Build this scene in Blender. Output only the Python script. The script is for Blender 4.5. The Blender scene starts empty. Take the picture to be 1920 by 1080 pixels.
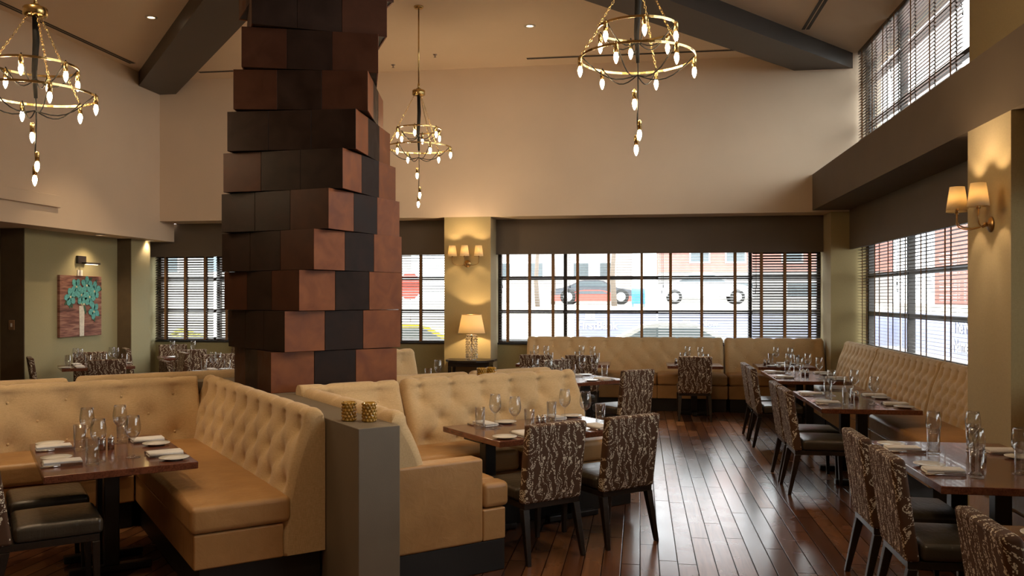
import bpy, bmesh, math, random
import numpy as np
from mathutils import Vector, Matrix
random.seed(7)
S = bpy.context.scene
COL = S.collection
PI = math.pi
R = math.radians

# ------------------------------------------------------------------ camera, world, exposure
TH = math.atan(240 / 1600)
cam_d = bpy.data.cameras.new('camera'); cam = bpy.data.objects.new('camera', cam_d); COL.objects.link(cam)
cam.location = (0, 0, 1.75); cam.rotation_euler = (PI / 2, 0, TH)
cam_d.sensor_width = 36; cam_d.lens = 30.0; cam_d.shift_y = 18 / 1920; cam_d.clip_start = .05; cam_d.clip_end = 400
S.camera = cam
S.view_settings.view_transform = 'Standard'; S.view_settings.look = 'None'
S.view_settings.exposure = 0.42; S.view_settings.gamma = 1.0
try: S.view_settings.use_curve_mapping = False
except Exception: pass
try:
    S.cycles.use_denoising = True; S.cycles.max_bounces = 10; S.cycles.diffuse_bounces = 4
    S.cycles.glossy_bounces = 4; S.cycles.transmission_bounces = 8; S.cycles.transparent_max_bounces = 16
    S.cycles.caustics_reflective = False; S.cycles.caustics_refractive = False
    S.cycles.sample_clamp_indirect = 6.0
except Exception: pass
W = bpy.data.worlds.new('overcast_sky'); S.world = W; W.use_nodes = True
wn = W.node_tree; wn.nodes.clear()
wo = wn.nodes.new('ShaderNodeOutputWorld'); wb = wn.nodes.new('ShaderNodeBackground')
wt = wn.nodes.new('ShaderNodeTexCoord'); wz = wn.nodes.new('ShaderNodeTexNoise'); wr = wn.nodes.new('ShaderNodeValToRGB')
wz.inputs['Scale'].default_value = 2.2; wz.inputs['Detail'].default_value = 4
wr.color_ramp.elements[0].position = .35; wr.color_ramp.elements[0].color = (.90, .94, 1, 1)
wr.color_ramp.elements[1].position = .65; wr.color_ramp.elements[1].color = (1, .99, .96, 1)
wn.links.new(wt.outputs['Generated'], wz.inputs['Vector']); wn.links.new(wz.outputs['Fac'], wr.inputs['Fac'])
wn.links.new(wr.outputs['Color'], wb.inputs['Color']); wb.inputs['Strength'].default_value = 5.5
wn.links.new(wb.outputs['Background'], wo.inputs['Surface'])

def portal(name, loc, rot, sx, sy):
    l = bpy.data.lights.new(name, 'AREA'); l.shape = 'RECTANGLE'; l.size = sx; l.size_y = sy
    l.cycles.is_portal = True
    o = bpy.data.objects.new(name, l); COL.objects.link(o); o.location = loc; o.rotation_euler = rot
    return o
portal('window_portal', (.25, 14.5, 1.75), (PI / 2, 0, PI), 5.3, 1.6)
portal('window_portal', (-5.9, 14.5, 1.75), (PI / 2, 0, PI), 5.4, 1.6)
portal('window_portal', (3.6, 10.5, 1.75), (PI / 2, 0, PI / 2), 6.2, 1.6)
portal('window_portal', (3.6, 11.4, 4.5), (PI / 2, 0, PI / 2), 4.2, 1.9)
portal('window_portal', (3.6, 3.9, 1.75), (PI / 2, 0, PI / 2), 4.0, 1.6)
portal('window_portal', (3.6, 5.2, 4.5), (PI / 2, 0, PI / 2), 5.4, 1.9)

WARM = (1.0, .70, .38)
# ------------------------------------------------------------------ materials
MATS = {}
def nt(name):
    m = bpy.data.materials.new(name); m.use_nodes = True; n = m.node_tree; n.nodes.clear()
    out = n.nodes.new('ShaderNodeOutputMaterial'); MATS[name] = m
    return m, n, out
def N(n, typ, **kw):
    x = n.nodes.new(typ)
    for k, v in kw.items():
        if k.startswith('i_'):
            key = k[2:]
            x.inputs[int(key) if key.isdigit() else key.replace('_', ' ')].default_value = v
        else: setattr(x, k, v)
    return x
def ramp(n, fac, stops):
    r = n.nodes.new('ShaderNodeValToRGB'); e = r.color_ramp.elements
    while len(e) < len(stops): e.new(.5)
    for i, (p, c) in enumerate(stops): e[i].position = p; e[i].color = (*c, 1) if len(c) == 3 else c
    n.links.new(fac, r.inputs['Fac']); return r
def math_(n, op, a, b=None, c=None):
    m = n.nodes.new('ShaderNodeMath'); m.operation = op
    for i, v in enumerate((a, b, c)):
        if v is None: continue
        if isinstance(v, (int, float)): m.inputs[i].default_value = v
        else: n.links.new(v, m.inputs[i])
    return m.outputs[0]
def coords(n, scale=(1, 1, 1), space='Object', rot=(0, 0, 0)):
    t = n.nodes.new('ShaderNodeTexCoord'); m = n.nodes.new('ShaderNodeMapping')
    m.inputs['Scale'].default_value = scale; m.inputs['Rotation'].default_value = rot
    n.links.new(t.outputs[space], m.inputs['Vector']); return m.outputs['Vector']
def principled(n, out, rough=.5, metal=0, spec=.5, **kw):
    p = n.nodes.new('ShaderNodeBsdfPrincipled'); p.inputs['Roughness'].default_value = rough
    p.inputs['Metallic'].default_value = metal; p.inputs['Specular IOR Level'].default_value = spec
    for k, v in kw.items(): p.inputs[k.replace('_', ' ')].default_value = v
    n.links.new(p.outputs[0], out.inputs['Surface']); return p
def simple(name, col, rough=.5, metal=0, var=.08, nscale=8, bump=0, bscale=60, spec=.5, **kw):
    m, n, out = nt(name); p = principled(n, out, rough, metal, spec, **kw)
    v = coords(n); z = N(n, 'ShaderNodeTexNoise', i_Scale=nscale, i_Detail=4); n.links.new(v, z.inputs['Vector'])
    lo = tuple(max(0, c * (1 - var)) for c in col); hi = tuple(min(1, c * (1 + var)) for c in col)
    r = ramp(n, z.outputs['Fac'], [(.3, lo), (.7, hi)]); n.links.new(r.outputs['Color'], p.inputs['Base Color'])
    if bump:
        z2 = N(n, 'ShaderNodeTexNoise', i_Scale=bscale, i_Detail=3); n.links.new(v, z2.inputs['Vector'])
        b = N(n, 'ShaderNodeBump', i_Strength=bump, i_Distance=.01); n.links.new(z2.outputs['Fac'], b.inputs['Height'])
        n.links.new(b.outputs[0], p.inputs['Normal'])
    return m
def linen(name, c1, c2, bump=.25):
    m, n, out = nt(name); p = principled(n, out, .85, 0, .25)
    p.inputs['Sheen Weight'].default_value = .25
    a = N(n, 'ShaderNodeTexNoise', i_Scale=1, i_Detail=2); n.links.new(coords(n, (40, 40, 420)), a.inputs['Vector'])
    b = N(n, 'ShaderNodeTexNoise', i_Scale=1, i_Detail=2); n.links.new(coords(n, (420, 420, 40)), b.inputs['Vector'])
    s = math_(n, 'ADD', a.outputs['Fac'], b.outputs['Fac']); s = math_(n, 'MULTIPLY', s, .5)
    r = ramp(n, s, [(.35, c1), (.65, c2)]); n.links.new(r.outputs['Color'], p.inputs['Base Color'])
    bp = N(n, 'ShaderNodeBump', i_Strength=bump, i_Distance=.004); n.links.new(s, bp.inputs['Height'])
    n.links.new(bp.outputs[0], p.inputs['Normal']); return m
def leather(name, c1, c2, rough=.38):
    m, n, out = nt(name); p = principled(n, out, rough, 0, .5)
    v = coords(n); a = N(n, 'ShaderNodeTexNoise', i_Scale=5, i_Detail=5); n.links.new(v, a.inputs['Vector'])
    r = ramp(n, a.outputs['Fac'], [(.3, c1), (.7, c2)]); n.links.new(r.outputs['Color'], p.inputs['Base Color'])
    w = N(n, 'ShaderNodeTexNoise', i_Scale=9, i_Detail=5, i_Distortion=1.2); n.links.new(coords(n, (1, 2.2, 1)), w.inputs['Vector'])
    vo = N(n, 'ShaderNodeTexVoronoi', i_Scale=180); n.links.new(v, vo.inputs['Vector'])
    h = math_(n, 'ADD', math_(n, 'MULTIPLY', w.outputs['Fac'], 1.0), math_(n, 'MULTIPLY', vo.outputs['Distance'], .06))
    bp = N(n, 'ShaderNodeBump', i_Strength=.35, i_Distance=.012); n.links.new(h, bp.inputs['Height'])
    n.links.new(bp.outputs[0], p.inputs['Normal']); return m
def wood(name, c1, c2, rough=.3, scale=(2, 14, 14), coat=0):
    m, n, out = nt(name); p = principled(n, out, rough, 0, .5); p.inputs['Coat Weight'].default_value = coat
    v = coords(n, scale); a = N(n, 'ShaderNodeTexNoise', i_Scale=3, i_Detail=6, i_Distortion=1.5); n.links.new(v, a.inputs['Vector'])
    r = ramp(n, a.outputs['Fac'], [(.3, c1), (.7, c2)]); n.links.new(r.outputs['Color'], p.inputs['Base Color'])
    bp = N(n, 'ShaderNodeBump', i_Strength=.12, i_Distance=.004); n.links.new(a.outputs['Fac'], bp.inputs['Height'])
    n.links.new(bp.outputs[0], p.inputs['Normal']); return m

simple('upper_wall_paint', (.74, .585, .43), .8, var=.03, nscale=1.2, bump=.15, bscale=150)
simple('ceiling_paint', (.80, .65, .49), .85, var=.03, nscale=.8)
linen('olive_wallcovering', (.30, .26, .135), (.37, .32, .17), .1)
linen('gold_wallcovering', (.33, .255, .12), (.40, .31, .15), .1)
simple('taupe_paint', (.120, .088, .060), .7, var=.05, nscale=2)
simple('beam_paint', (.045, .034, .026), .42, var=.08, nscale=3)
simple('brown_paint_and_shade', (.10, .066, .032), .7, var=.1)
simple('dark_door', (.012, .014, .016), .4)
simple('pony_wall_paint', (.17, .135, .095), .55, var=.06, nscale=4, bump=.1, bscale=200)
linen('banquette_linen', (.50, .345, .175), (.66, .475, .265))
leather('banquette_leather', (.36, .190, .070), (.46, .255, .10))
leather('brown_leather', (.036, .028, .019), (.062, .049, .034), .28)
wood('table_wood', (.085, .026, .013), (.20, .066, .032), .22, (14, 2, 14), .3)
wood('dark_wood', (.012, .008, .006), (.028, .018, .012), .35)
wood('slat_wood', (.035, .020, .012), (.060, .034, .020), .38, (14, 2, 2))
simple('kick_black', (.010, .008, .007), .5)
simple('black_iron', (.012, .011, .011), .35, var=.3)
simple('brass', (.56, .38, .15), .25, 1, var=.15, nscale=20)
simple('old_brass', (.36, .22, .09), .28, 1, var=.2, nscale=20)
simple('black_cable', (.006, .005, .004), .7, spec=.2)
simple('steel', (.55, .52, .50), .22, 1, var=.05)
simple('porcelain', (.82, .80, .75), .15, var=.02)
linen('white_napkin', (.74, .70, .66), (.84, .81, .78), .1)
simple('window_frame_paint', (.030, .024, .021), .45)
linen('tape_cloth', (.19, .095, .035), (.29, .15, .06), .1)
simple('white_plastic', (.72, .68, .60), .4, var=.02)
simple('grille_dark', (.03, .025, .02), .6)
simple('silver_button', (.4, .3, .15), .6)

def glass(name, col=(1, 1, 1), rough=0.0, ior=1.45):
    m, n, out = nt(name); p = principled(n, out, rough, 0, .5); p.inputs['Transmission Weight'].default_value = 1
    p.inputs['IOR'].default_value = ior; p.inputs['Base Color'].default_value = (*col, 1); return m
def thin_glass(name, tint, rough=.0, extra=None, f0=.06):
    m, n, out = nt(name); tr = N(n, 'ShaderNodeBsdfTransparent'); tr.inputs['Color'].default_value = (*tint, 1)
    g_ = N(n, 'ShaderNodeBsdfGlossy', i_Roughness=rough); lw = N(n, 'ShaderNodeLayerWeight', i_Blend=.5); mx = N(n, 'ShaderNodeMixShader')
    f = math_(n, 'ADD', math_(n, 'MULTIPLY', math_(n, 'POWER', lw.outputs['Facing'], 1.9), .85), f0)
    n.links.new(f, mx.inputs[0]); n.links.new(tr.outputs[0], mx.inputs[1]); n.links.new(g_.outputs[0], mx.inputs[2])
    if extra:
        d_ = N(n, 'ShaderNodeBsdfTranslucent'); d_.inputs['Color'].default_value = (*extra, 1); m2 = N(n, 'ShaderNodeMixShader'); m2.inputs[0].default_value = .3
        n.links.new(mx.outputs[0], m2.inputs[1]); n.links.new(d_.outputs[0], m2.inputs[2]); n.links.new(m2.outputs[0], out.inputs['Surface'])
    else: n.links.new(mx.outputs[0], out.inputs['Surface'])
thin_glass('clear_glass', (.975, .98, .98)); thin_glass('amber_glass', (.98, .68, .18), .03, (.80, .44, .04), .09)
glass('crystal', (1, .97, .9), 0, 1.55)
simple('amber_beads', (.62, .34, .045), .10, var=.3, nscale=60, **{'Transmission_Weight': .35, 'Coat_Weight': 1.0})
m, n, out = nt('pane_glass')       # thin window pane
tr = N(n, 'ShaderNodeBsdfTransparent'); gl = N(n, 'ShaderNodeBsdfGlossy', i_Roughness=.02); mx = N(n, 'ShaderNodeMixShader'); fr = N(n, 'ShaderNodeFresnel', i_IOR=1.3)
tr.inputs['Color'].default_value = (.96, .98, .97, 1)
gb = N(n, 'ShaderNodeNewGeometry'); n.links.new(math_(n, 'MULTIPLY', fr.outputs[0], math_(n, 'SUBTRACT', 1, gb.outputs['Backfacing'])), mx.inputs[0]); n.links.new(tr.outputs[0], mx.inputs[1]); n.links.new(gl.outputs[0], mx.inputs[2]); n.links.new(mx.outputs[0], out.inputs['Surface'])
m, n, out = nt('lamp_shade_cloth')
df = N(n, 'ShaderNodeBsdfDiffuse'); tl = N(n, 'ShaderNodeBsdfTranslucent'); mx = N(n, 'ShaderNodeMixShader')
df.inputs['Color'].default_value = (.86, .78, .60, 1); tl.inputs['Color'].default_value = (.90, .76, .50, 1); mx.inputs[0].default_value = .55
n.links.new(df.outputs[0], mx.inputs[1]); n.links.new(tl.outputs[0], mx.inputs[2]); n.links.new(mx.outputs[0], out.inputs['Surface'])
def emis(name, col, st):
    m, n, out = nt(name); e = N(n, 'ShaderNodeEmission', i_Strength=st); e.inputs['Color'].default_value = (*col, 1); n.links.new(e.outputs[0], out.inputs['Surface']); return m
emis('bulb_glow', (1, .72, .42), 190); emis('lamp_bulb_glow', (1, .66, .33), 25); emis('downlight_glow', (1, .75, .48), 8)

# floor boards, long side along +Y
m, n, out = nt('plank_floor'); p = principled(n, out, .25, 0, .5)
g = N(n, 'ShaderNodeNewGeometry'); sp = N(n, 'ShaderNodeSeparateXYZ'); n.links.new(g.outputs['Position'], sp.inputs[0])
bx_ = math_(n, 'DIVIDE', sp.outputs['X'], .123); bi = math_(n, 'FLOOR', bx_); bf = math_(n, 'FRACT', bx_)
w1 = N(n, 'ShaderNodeTexWhiteNoise', noise_dimensions='1D'); n.links.new(bi, w1.inputs['W'])
by = math_(n, 'DIVIDE', math_(n, 'ADD', sp.outputs['Y'], math_(n, 'MULTIPLY', w1.outputs['Value'], 7)), 1.7); byi = math_(n, 'FLOOR', by); byf = math_(n, 'FRACT', by)
cv = N(n, 'ShaderNodeCombineXYZ'); n.links.new(bi, cv.inputs[0]); n.links.new(byi, cv.inputs[1])
w2 = N(n, 'ShaderNodeTexWhiteNoise', noise_dimensions='3D'); n.links.new(cv.outputs[0], w2.inputs['Vector'])
mp = N(n, 'ShaderNodeMapping'); mp.inputs['Scale'].default_value = (28, 2.0, 1); n.links.new(g.outputs['Position'], mp.inputs['Vector'])
ad = N(n, 'ShaderNodeVectorMath', operation='ADD'); n.links.new(mp.outputs[0], ad.inputs[0]); sc = N(n, 'ShaderNodeVectorMath', operation='SCALE'); n.links.new(w2.outputs['Color'], sc.inputs[0]); sc.inputs['Scale'].default_value = 30; n.links.new(sc.outputs[0], ad.inputs[1])
gr = N(n, 'ShaderNodeTexNoise', i_Scale=1, i_Detail=6, i_Distortion=.8); n.links.new(ad.outputs[0], gr.inputs['Vector'])
base = ramp(n, w2.outputs['Value'], [(0, (.078, .029, .015)), (.35, (.135, .052, .023)), (.7, (.205, .088, .036)), (1, (.285, .132, .055))])
gc = ramp(n, gr.outputs['Fac'], [(.3, (.62, .58, .55)), (.7, (1.15, 1.12, 1.1))])
mu = N(n, 'ShaderNodeMix', data_type='RGBA', blend_type='MULTIPLY'); mu.inputs[0].default_value = 1; n.links.new(base.outputs['Color'], mu.inputs[6]); n.links.new(gc.outputs['Color'], mu.inputs[7])
ex = math_(n, 'MINIMUM', bf, math_(n, 'SUBTRACT', 1, bf)); ey = math_(n, 'MINIMUM', math_(n, 'MULTIPLY', byf, 13.8), math_(n, 'MULTIPLY', math_(n, 'SUBTRACT', 1, byf), 13.8))
ee = math_(n, 'MINIMUM', ex, ey); gap = N(n, 'ShaderNodeMapRange', i_1=.012, i_2=.05); n.links.new(ee, gap.inputs[0])
m2 = N(n, 'ShaderNodeMix', data_type='RGBA'); n.links.new(gap.outputs[0], m2.inputs[0]); m2.inputs[6].default_value = (.008, .004, .003, 1); n.links.new(mu.outputs[2], m2.inputs[7])
n.links.new(m2.outputs[2], p.inputs['Base Color'])
ro = N(n, 'ShaderNodeTexNoise', i_Scale=3.0, i_Detail=5); n.links.new(g.outputs['Position'], ro.inputs['Vector'])
rr = N(n, 'ShaderNodeMapRange', i_1=.3, i_2=.7, i_3=.20, i_4=.32); n.links.new(math_(n, 'ADD', math_(n, 'MULTIPLY', w2.outputs['Value'], .35), math_(n, 'MULTIPLY', ro.outputs['Fac'], .65)), rr.inputs[0]); n.links.new(rr.outputs[0], p.inputs['Roughness'])
hh = math_(n, 'ADD', gap.outputs[0], math_(n, 'MULTIPLY', gr.outputs['Fac'], .03)); hh = math_(n, 'ADD', hh, math_(n, 'MULTIPLY', w2.outputs['Value'], .02))
n.links.new(math_(n, 'MULTIPLY', gap.outputs[0], .55), p.inputs['Specular IOR Level']); n.links.new(math_(n, 'MULTIPLY', gap.outputs[0], .8), p.inputs['Coat Weight']); p.inputs['Coat Roughness'].default_value = .2
bp = N(n, 'ShaderNodeBump', i_Strength=.35, i_Distance=.003); n.links.new(hh, bp.inputs['Height']); n.links.new(bp.outputs[0], p.inputs['Normal'])

# chair fabric: brown with silver blossom branches
m, n, out = nt('blossom_fabric'); p = principled(n, out, .6, 0, .4)
v0 = coords(n, (1, .35, 1))
nz = N(n, 'ShaderNodeTexNoise', i_Scale=6, i_Detail=2); n.links.new(v0, nz.inputs['Vector'])
sp = N(n, 'ShaderNodeSeparateXYZ'); n.links.new(v0, sp.inputs[0])
def vines(off, freq, lean, wd, wob):
    x = math_(n, 'ADD', math_(n, 'ADD', sp.outputs['X'], math_(n, 'MULTIPLY', sp.outputs['Y'], .8)), math_(n, 'MULTIPLY', sp.outputs['Z'], lean))
    x = math_(n, 'ADD', x, math_(n, 'MULTIPLY', nz.outputs['Fac'], wob)); x = math_(n, 'ADD', math_(n, 'MULTIPLY', x, freq), off)
    d = math_(n, 'ABSOLUTE', math_(n, 'SUBTRACT', math_(n, 'FRACT', x), .5))
    return math_(n, 'LESS_THAN', d, wd)
va = vines(.1, 19, .10, .085, .20); vb = vines(.6, 15, -.16, .075, .26); vc = vines(.3, 11, .34, .045, .18)
vv = math_(n, 'MAXIMUM', math_(n, 'MAXIMUM', va, vb), vc)
be = N(n, 'ShaderNodeTexVoronoi', i_Scale=120); n.links.new(coords(n), be.inputs['Vector']); bead = math_(n, 'LESS_THAN', be.outputs['Distance'], .50)
line = math_(n, 'MULTIPLY', vv, bead)
fl = N(n, 'ShaderNodeTexVoronoi', i_Scale=15); fz = N(n, 'ShaderNodeTexNoise', i_Scale=60, i_Detail=2); n.links.new(coords(n), fz.inputs['Vector'])
mixv = N(n, 'ShaderNodeMix', data_type='VECTOR'); mixv.inputs[0].default_value = .022; n.links.new(coords(n), mixv.inputs[4]); n.links.new(fz.outputs['Color'], mixv.inputs[5]); n.links.new(mixv.outputs[1], fl.inputs['Vector'])
flo = math_(n, 'LESS_THAN', fl.outputs['Distance'], .17)
pat = math_(n, 'MAXIMUM', line, flo)
mc = N(n, 'ShaderNodeMix', data_type='RGBA'); n.links.new(pat, mc.inputs[0]); mc.inputs[6].default_value = (.085, .038, .017, 1); mc.inputs[7].default_value = (.70, .62, .48, 1)
n.links.new(mc.outputs[2], p.inputs['Base Color'])
rg = N(n, 'ShaderNodeMapRange', i_3=.75, i_4=.42); n.links.new(pat, rg.inputs[0]); n.links.new(rg.outputs[0], p.inputs['Roughness'])

# column panels (red and dark stains, plus red darkened for the left faces' shade)
for nm, a_, b_ in (('panel_red', (.15, .046, .018), (.25, .090, .036)), ('panel_dark', (.015, .008, .0055), (.028, .015, .011)), ('panel_red_shaded', (.038, .014, .008), (.062, .024, .013))):
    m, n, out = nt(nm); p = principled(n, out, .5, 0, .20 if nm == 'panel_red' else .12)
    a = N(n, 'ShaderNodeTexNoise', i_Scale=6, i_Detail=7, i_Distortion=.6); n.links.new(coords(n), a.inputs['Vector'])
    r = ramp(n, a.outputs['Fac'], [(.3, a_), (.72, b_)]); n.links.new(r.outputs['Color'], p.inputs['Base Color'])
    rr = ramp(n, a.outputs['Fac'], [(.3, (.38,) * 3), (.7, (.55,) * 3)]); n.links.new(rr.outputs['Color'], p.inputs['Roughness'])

# ------------------------------------------------------------------ mesh building
def tag(o, label=None, cat=None, group=None, kind=None):
    if label: o['label'] = label
    if cat: o['category'] = cat
    if group: o['group'] = group
    if kind: o['kind'] = kind
    return o
def empty(name, loc=(0, 0, 0), rz=0, label=None, cat=None, group=None):
    o = bpy.data.objects.new(name, None); COL.objects.link(o); o.location = loc; o.rotation_euler = (0, 0, rz); o.empty_display_size = .1
    return tag(o, label, cat, group)
class B:
    def __init__(s): s.bm = bmesh.new(); s.mi = 0
    def _fin(s, geom, smooth=False):
        for f in geom:
            if isinstance(f, bmesh.types.BMFace): f.material_index = s.mi; f.smooth = smooth
    def box(s, x0, x1, y0, y1, z0, z1, bev=0, M=None, seg=2):
        b2 = bmesh.new(); bmesh.ops.create_cube(b2, size=1)
        for v in b2.verts: v.co = Vector(((x0 + x1) / 2 + v.co.x * (x1 - x0), (y0 + y1) / 2 + v.co.y * (y1 - y0), (z0 + z1) / 2 + v.co.z * (z1 - z0)))
        if bev: bmesh.ops.bevel(b2, geom=b2.edges[:], offset=bev, segments=seg, profile=.5, affect='EDGES')
        return s.merge(b2, M, bool(bev) and seg > 2)
    def merge(s, b2, M=None, smooth=False):
        if M is not None: bmesh.ops.transform(b2, matrix=M, verts=b2.verts[:])
        vm = {}
        for v in b2.verts: vm[v] = s.bm.verts.new(v.co)
        for f in b2.faces:
            try:
                nf = s.bm.faces.new([vm[v] for v in f.verts]); nf.material_index = s.mi; nf.smooth = smooth
            except ValueError: pass
        b2.free(); return s
    def lathe(s, prof, seg=16, loc=(0, 0, 0), M=None, closed=False):
        b2 = bmesh.new(); rings = []
        for r, z in prof:
            if r < 1e-6: rings.append([b2.verts.new((0, 0, z))])
            else: rings.append([b2.verts.new((r * math.cos(2 * PI * k / seg), r * math.sin(2 * PI * k / seg), z)) for k in range(seg)])
        pairs = list(zip(rings[:-1], rings[1:]))
        if closed: pairs.append((rings[-1], rings[0]))
        for a, b in pairs:
            for k in range(seg):
                k2 = (k + 1) % seg
                if len(a) == 1 and len(b) == 1: continue
                if len(a) == 1: b2.faces.new((a[0], b[k2], b[k]))
                elif len(b) == 1: b2.faces.new((a[k], a[k2], b[0]))
                else: b2.faces.new((a[k], a[k2], b[k2], b[k]))
        bmesh.ops.recalc_face_normals(b2, faces=b2.faces[:])
        if M is None: M = Matrix.Translation(loc)
        return s.merge(b2, M, True)
    def tube(s, pts, r, seg=6, cap=True, M=None):
        pts = [Vector(p) for p in pts]; b2 = bmesh.new(); rings = []
        prev = None
        for i, p in enumerate(pts):
            t = (pts[min(i + 1, len(pts) - 1)] - pts[max(i - 1, 0)]).normalized()
            if prev is None:
                up = Vector((0, 0, 1)) if abs(t.z) < .9 else Vector((1, 0, 0)); a = t.cross(up).normalized()
            else:
                a = (prev - t * prev.dot(t));
                a = a.normalized() if a.length > 1e-6 else t.orthogonal().normalized()
            prev = a; b = t.cross(a); rr = r[i] if isinstance(r, (list, tuple)) else r
            rings.append([b2.verts.new(p + (a * math.cos(2 * PI * k / seg) + b * math.sin(2 * PI * k / seg)) * rr) for k in range(seg)])
        for a, b in zip(rings[:-1], rings[1:]):
            for k in range(seg): b2.faces.new((a[k], a[(k + 1) % seg], b[(k + 1) % seg], b[k]))
        if cap: b2.faces.new(rings[0][::-1]); b2.faces.new(rings[-1])
        bmesh.ops.recalc_face_normals(b2, faces=b2.faces[:])
        return s.merge(b2, M, True)
    def ring(s, Rr, r, z=0, seg=48, cs=6, flat=None):
        b2 = bmesh.new(); rings = []
        for i in range(seg):
            a = 2 * PI * i / seg; row = []
            if flat:
                for dx, dz in ((-flat[0], -flat[1]), (flat[0], -flat[1]), (flat[0], flat[1]), (-flat[0], flat[1])): row.append(b2.verts.new(((Rr + dx) * math.cos(a), (Rr + dx) * math.sin(a), z + dz)))
            else:
                for k in range(cs):
                    q = 2 * PI * k / cs; row.append(b2.verts.new(((Rr + r * math.cos(q)) * math.cos(a), (Rr + r * math.cos(q)) * math.sin(a), z + r * math.sin(q))))
            rings.append(row)
        L = len(rings[0])
        for i in range(seg):
            a, b = rings[i], rings[(i + 1) % seg]
            for k in range(L): b2.faces.new((a[k], b[k], b[(k + 1) % L], a[(k + 1) % L]))
        bmesh.ops.recalc_face_normals(b2, faces=b2.faces[:])
        return s.merge(b2, None, not flat)
    def prism(s, poly, y0, y1, M=None, axis='y', smooth=False):
        b2 = bmesh.new()
        def P(a, b, t): return (a, t, b) if axis == 'y' else ((t, a, b) if axis == 'x' else (a, b, t))
        A = [b2.verts.new(P(a, b, y0)) for a, b in poly]; C = [b2.verts.new(P(a, b, y1)) for a, b in poly]
        b2.faces.new(A); b2.faces.new(C[::-1])
        for k in range(len(poly)): b2.faces.new((A[k], C[k], C[(k + 1) % len(poly)], A[(k + 1) % len(poly)]))
        bmesh.ops.recalc_face_normals(b2, faces=b2.faces[:])
        return s.merge(b2, M, smooth)
    def ball(s, c, r, seg=8, rings=6, sc=(1, 1, 1)):
        b2 = bmesh.new(); bmesh.ops.create_uvsphere(b2, u_segments=seg, v_segments=rings, radius=r)
        return s.merge(b2, Matrix.Translation(c) @ Matrix.Diagonal((*sc, 1)), True)
    def taper(s, p0, p1, w0, w1):   # square tapered bar from p0 (w0) to p1 (w1)
        b2 = bmesh.new(); A = []
        for p, w in ((p0, w0), (p1, w1)):
            for dx, dy in ((-1, -1), (1, -1), (1, 1), (-1, 1)): A.append(b2.verts.new((p[0] + dx * w[0] / 2, p[1] + dy * w[1] / 2, p[2])))
        for f in ((0, 1, 2, 3), (7, 6, 5, 4), (0, 4, 5, 1), (1, 5, 6, 2), (2, 6, 7, 3), (3, 7, 4, 0)): b2.faces.new([A[i] for i in f])
        bmesh.ops.recalc_face_normals(b2, faces=b2.faces[:])
        bmesh.ops.bevel(b2, geom=b2.edges[:], offset=.003, segments=1, affect='EDGES')
        return s.merge(b2)
    def build(s, name, mats, parent=None, wn=False):
        me = bpy.data.meshes.new(name); s.bm.to_mesh(me); s.bm.free()
        for k in (mats if isinstance(mats, (list, tuple)) else [mats]): me.materials.append(MATS[k])
        o = bpy.data.objects.new(name, me); COL.objects.link(o)
        if parent: o.parent = parent
        if wn:
            w = o.modifiers.new('wn', 'WEIGHTED_NORMAL'); w.keep_sharp = False; w.weight = 80
        return o
def copy_tree(o, parent=None):
    c = o.copy(); COL.objects.link(c)
    if parent: c.parent = parent
    for ch in list(o.children): copy_tree(ch, c)
    return c
PROTO = {}
def place(key, maker, loc, rz, label, cat, group=None):
    if key not in PROTO: o = maker(); PROTO[key] = o
    else:
        o = copy_tree(PROTO[key])
    o.location = loc; o.rotation_euler = (0, 0, rz)
    for k in ('label', 'category', 'group'):
        if k in o: del o[k]
    return tag(o, label, cat, group)
def light(name, typ, loc, watts, col=WARM, rad=.03, parent=None, **kw):
    l = bpy.data.lights.new(name, typ); l.energy = watts; l.color = col
    if typ != 'AREA': l.shadow_soft_size = rad
    for k, v in kw.items(): setattr(l, k, v)
    o = bpy.data.objects.new(name, l); COL.objects.link(o); o.location = loc
    if parent: o.parent = parent
    return o
def st(name, b, mat, wn=False): return tag(b.build(name, mat, wn=wn), kind='structure')

OX, OY, RZ = -1.568, 4.624, R(41.03)
def ab(a, b, z=0): return Vector((OX + a * math.cos(RZ) - b * math.sin(RZ), OY + a * math.sin(RZ) + b * math.cos(RZ), z))
ZC = 5.47
# ------------------------------------------------------------------ room shell
b = B(); b.box(-11.2, 3.6, -3, 14.6, -.2, 0); st('floor', b, 'plank_floor')
b = B(); b.box(-11.2, 3.8, -3, 14.8, ZC, ZC + .2); st('ceiling', b, 'ceiling_paint')
# back wall: upper white part, olive sill wall, headers, piers
b = B(); b.box(-8.16, 3.34, 13.6, 14.55, 3.06, ZC)
st('wall_back_upper', b, 'upper_wall_paint')
b = B(); b.box(-8.76, -3.157, 14.28, 14.55, 0, .985); b.box(-2.389, 2.88, 14.28, 14.55, 0, .985); st('wall_back_lower', b, 'olive_wallcovering')
b = B(); b.box(-3.157, -2.389, 13.6, 14.55, 0, 3.06); st('wall_back_pier', b, 'gold_wallcovering')
b = B(); b.box(2.88, 3.5, 13.6, 14.55, 0, 3.06); st('wall_back_corner', b, 'gold_wallcovering')
b = B(); b.box(-8.76, -3.157, 14.28, 14.55, 2.6, 3.06); b.box(-2.389, 2.88, 14.28, 14.55, 2.6, 3.06); st('wall_back_header', b, 'taupe_paint')
for x0, x1, nm in ((-8.66, -3.16, 'trim_1'), (-2.387, 2.878, 'trim_2')):
    b = B(); b.box(x0, x1, 14.12, 14.16, 2.474, 3.058, .002); b.box(x0, x1, 14.16, 14.28, 2.62, 3.058); st(nm, b, 'taupe_paint')
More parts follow.
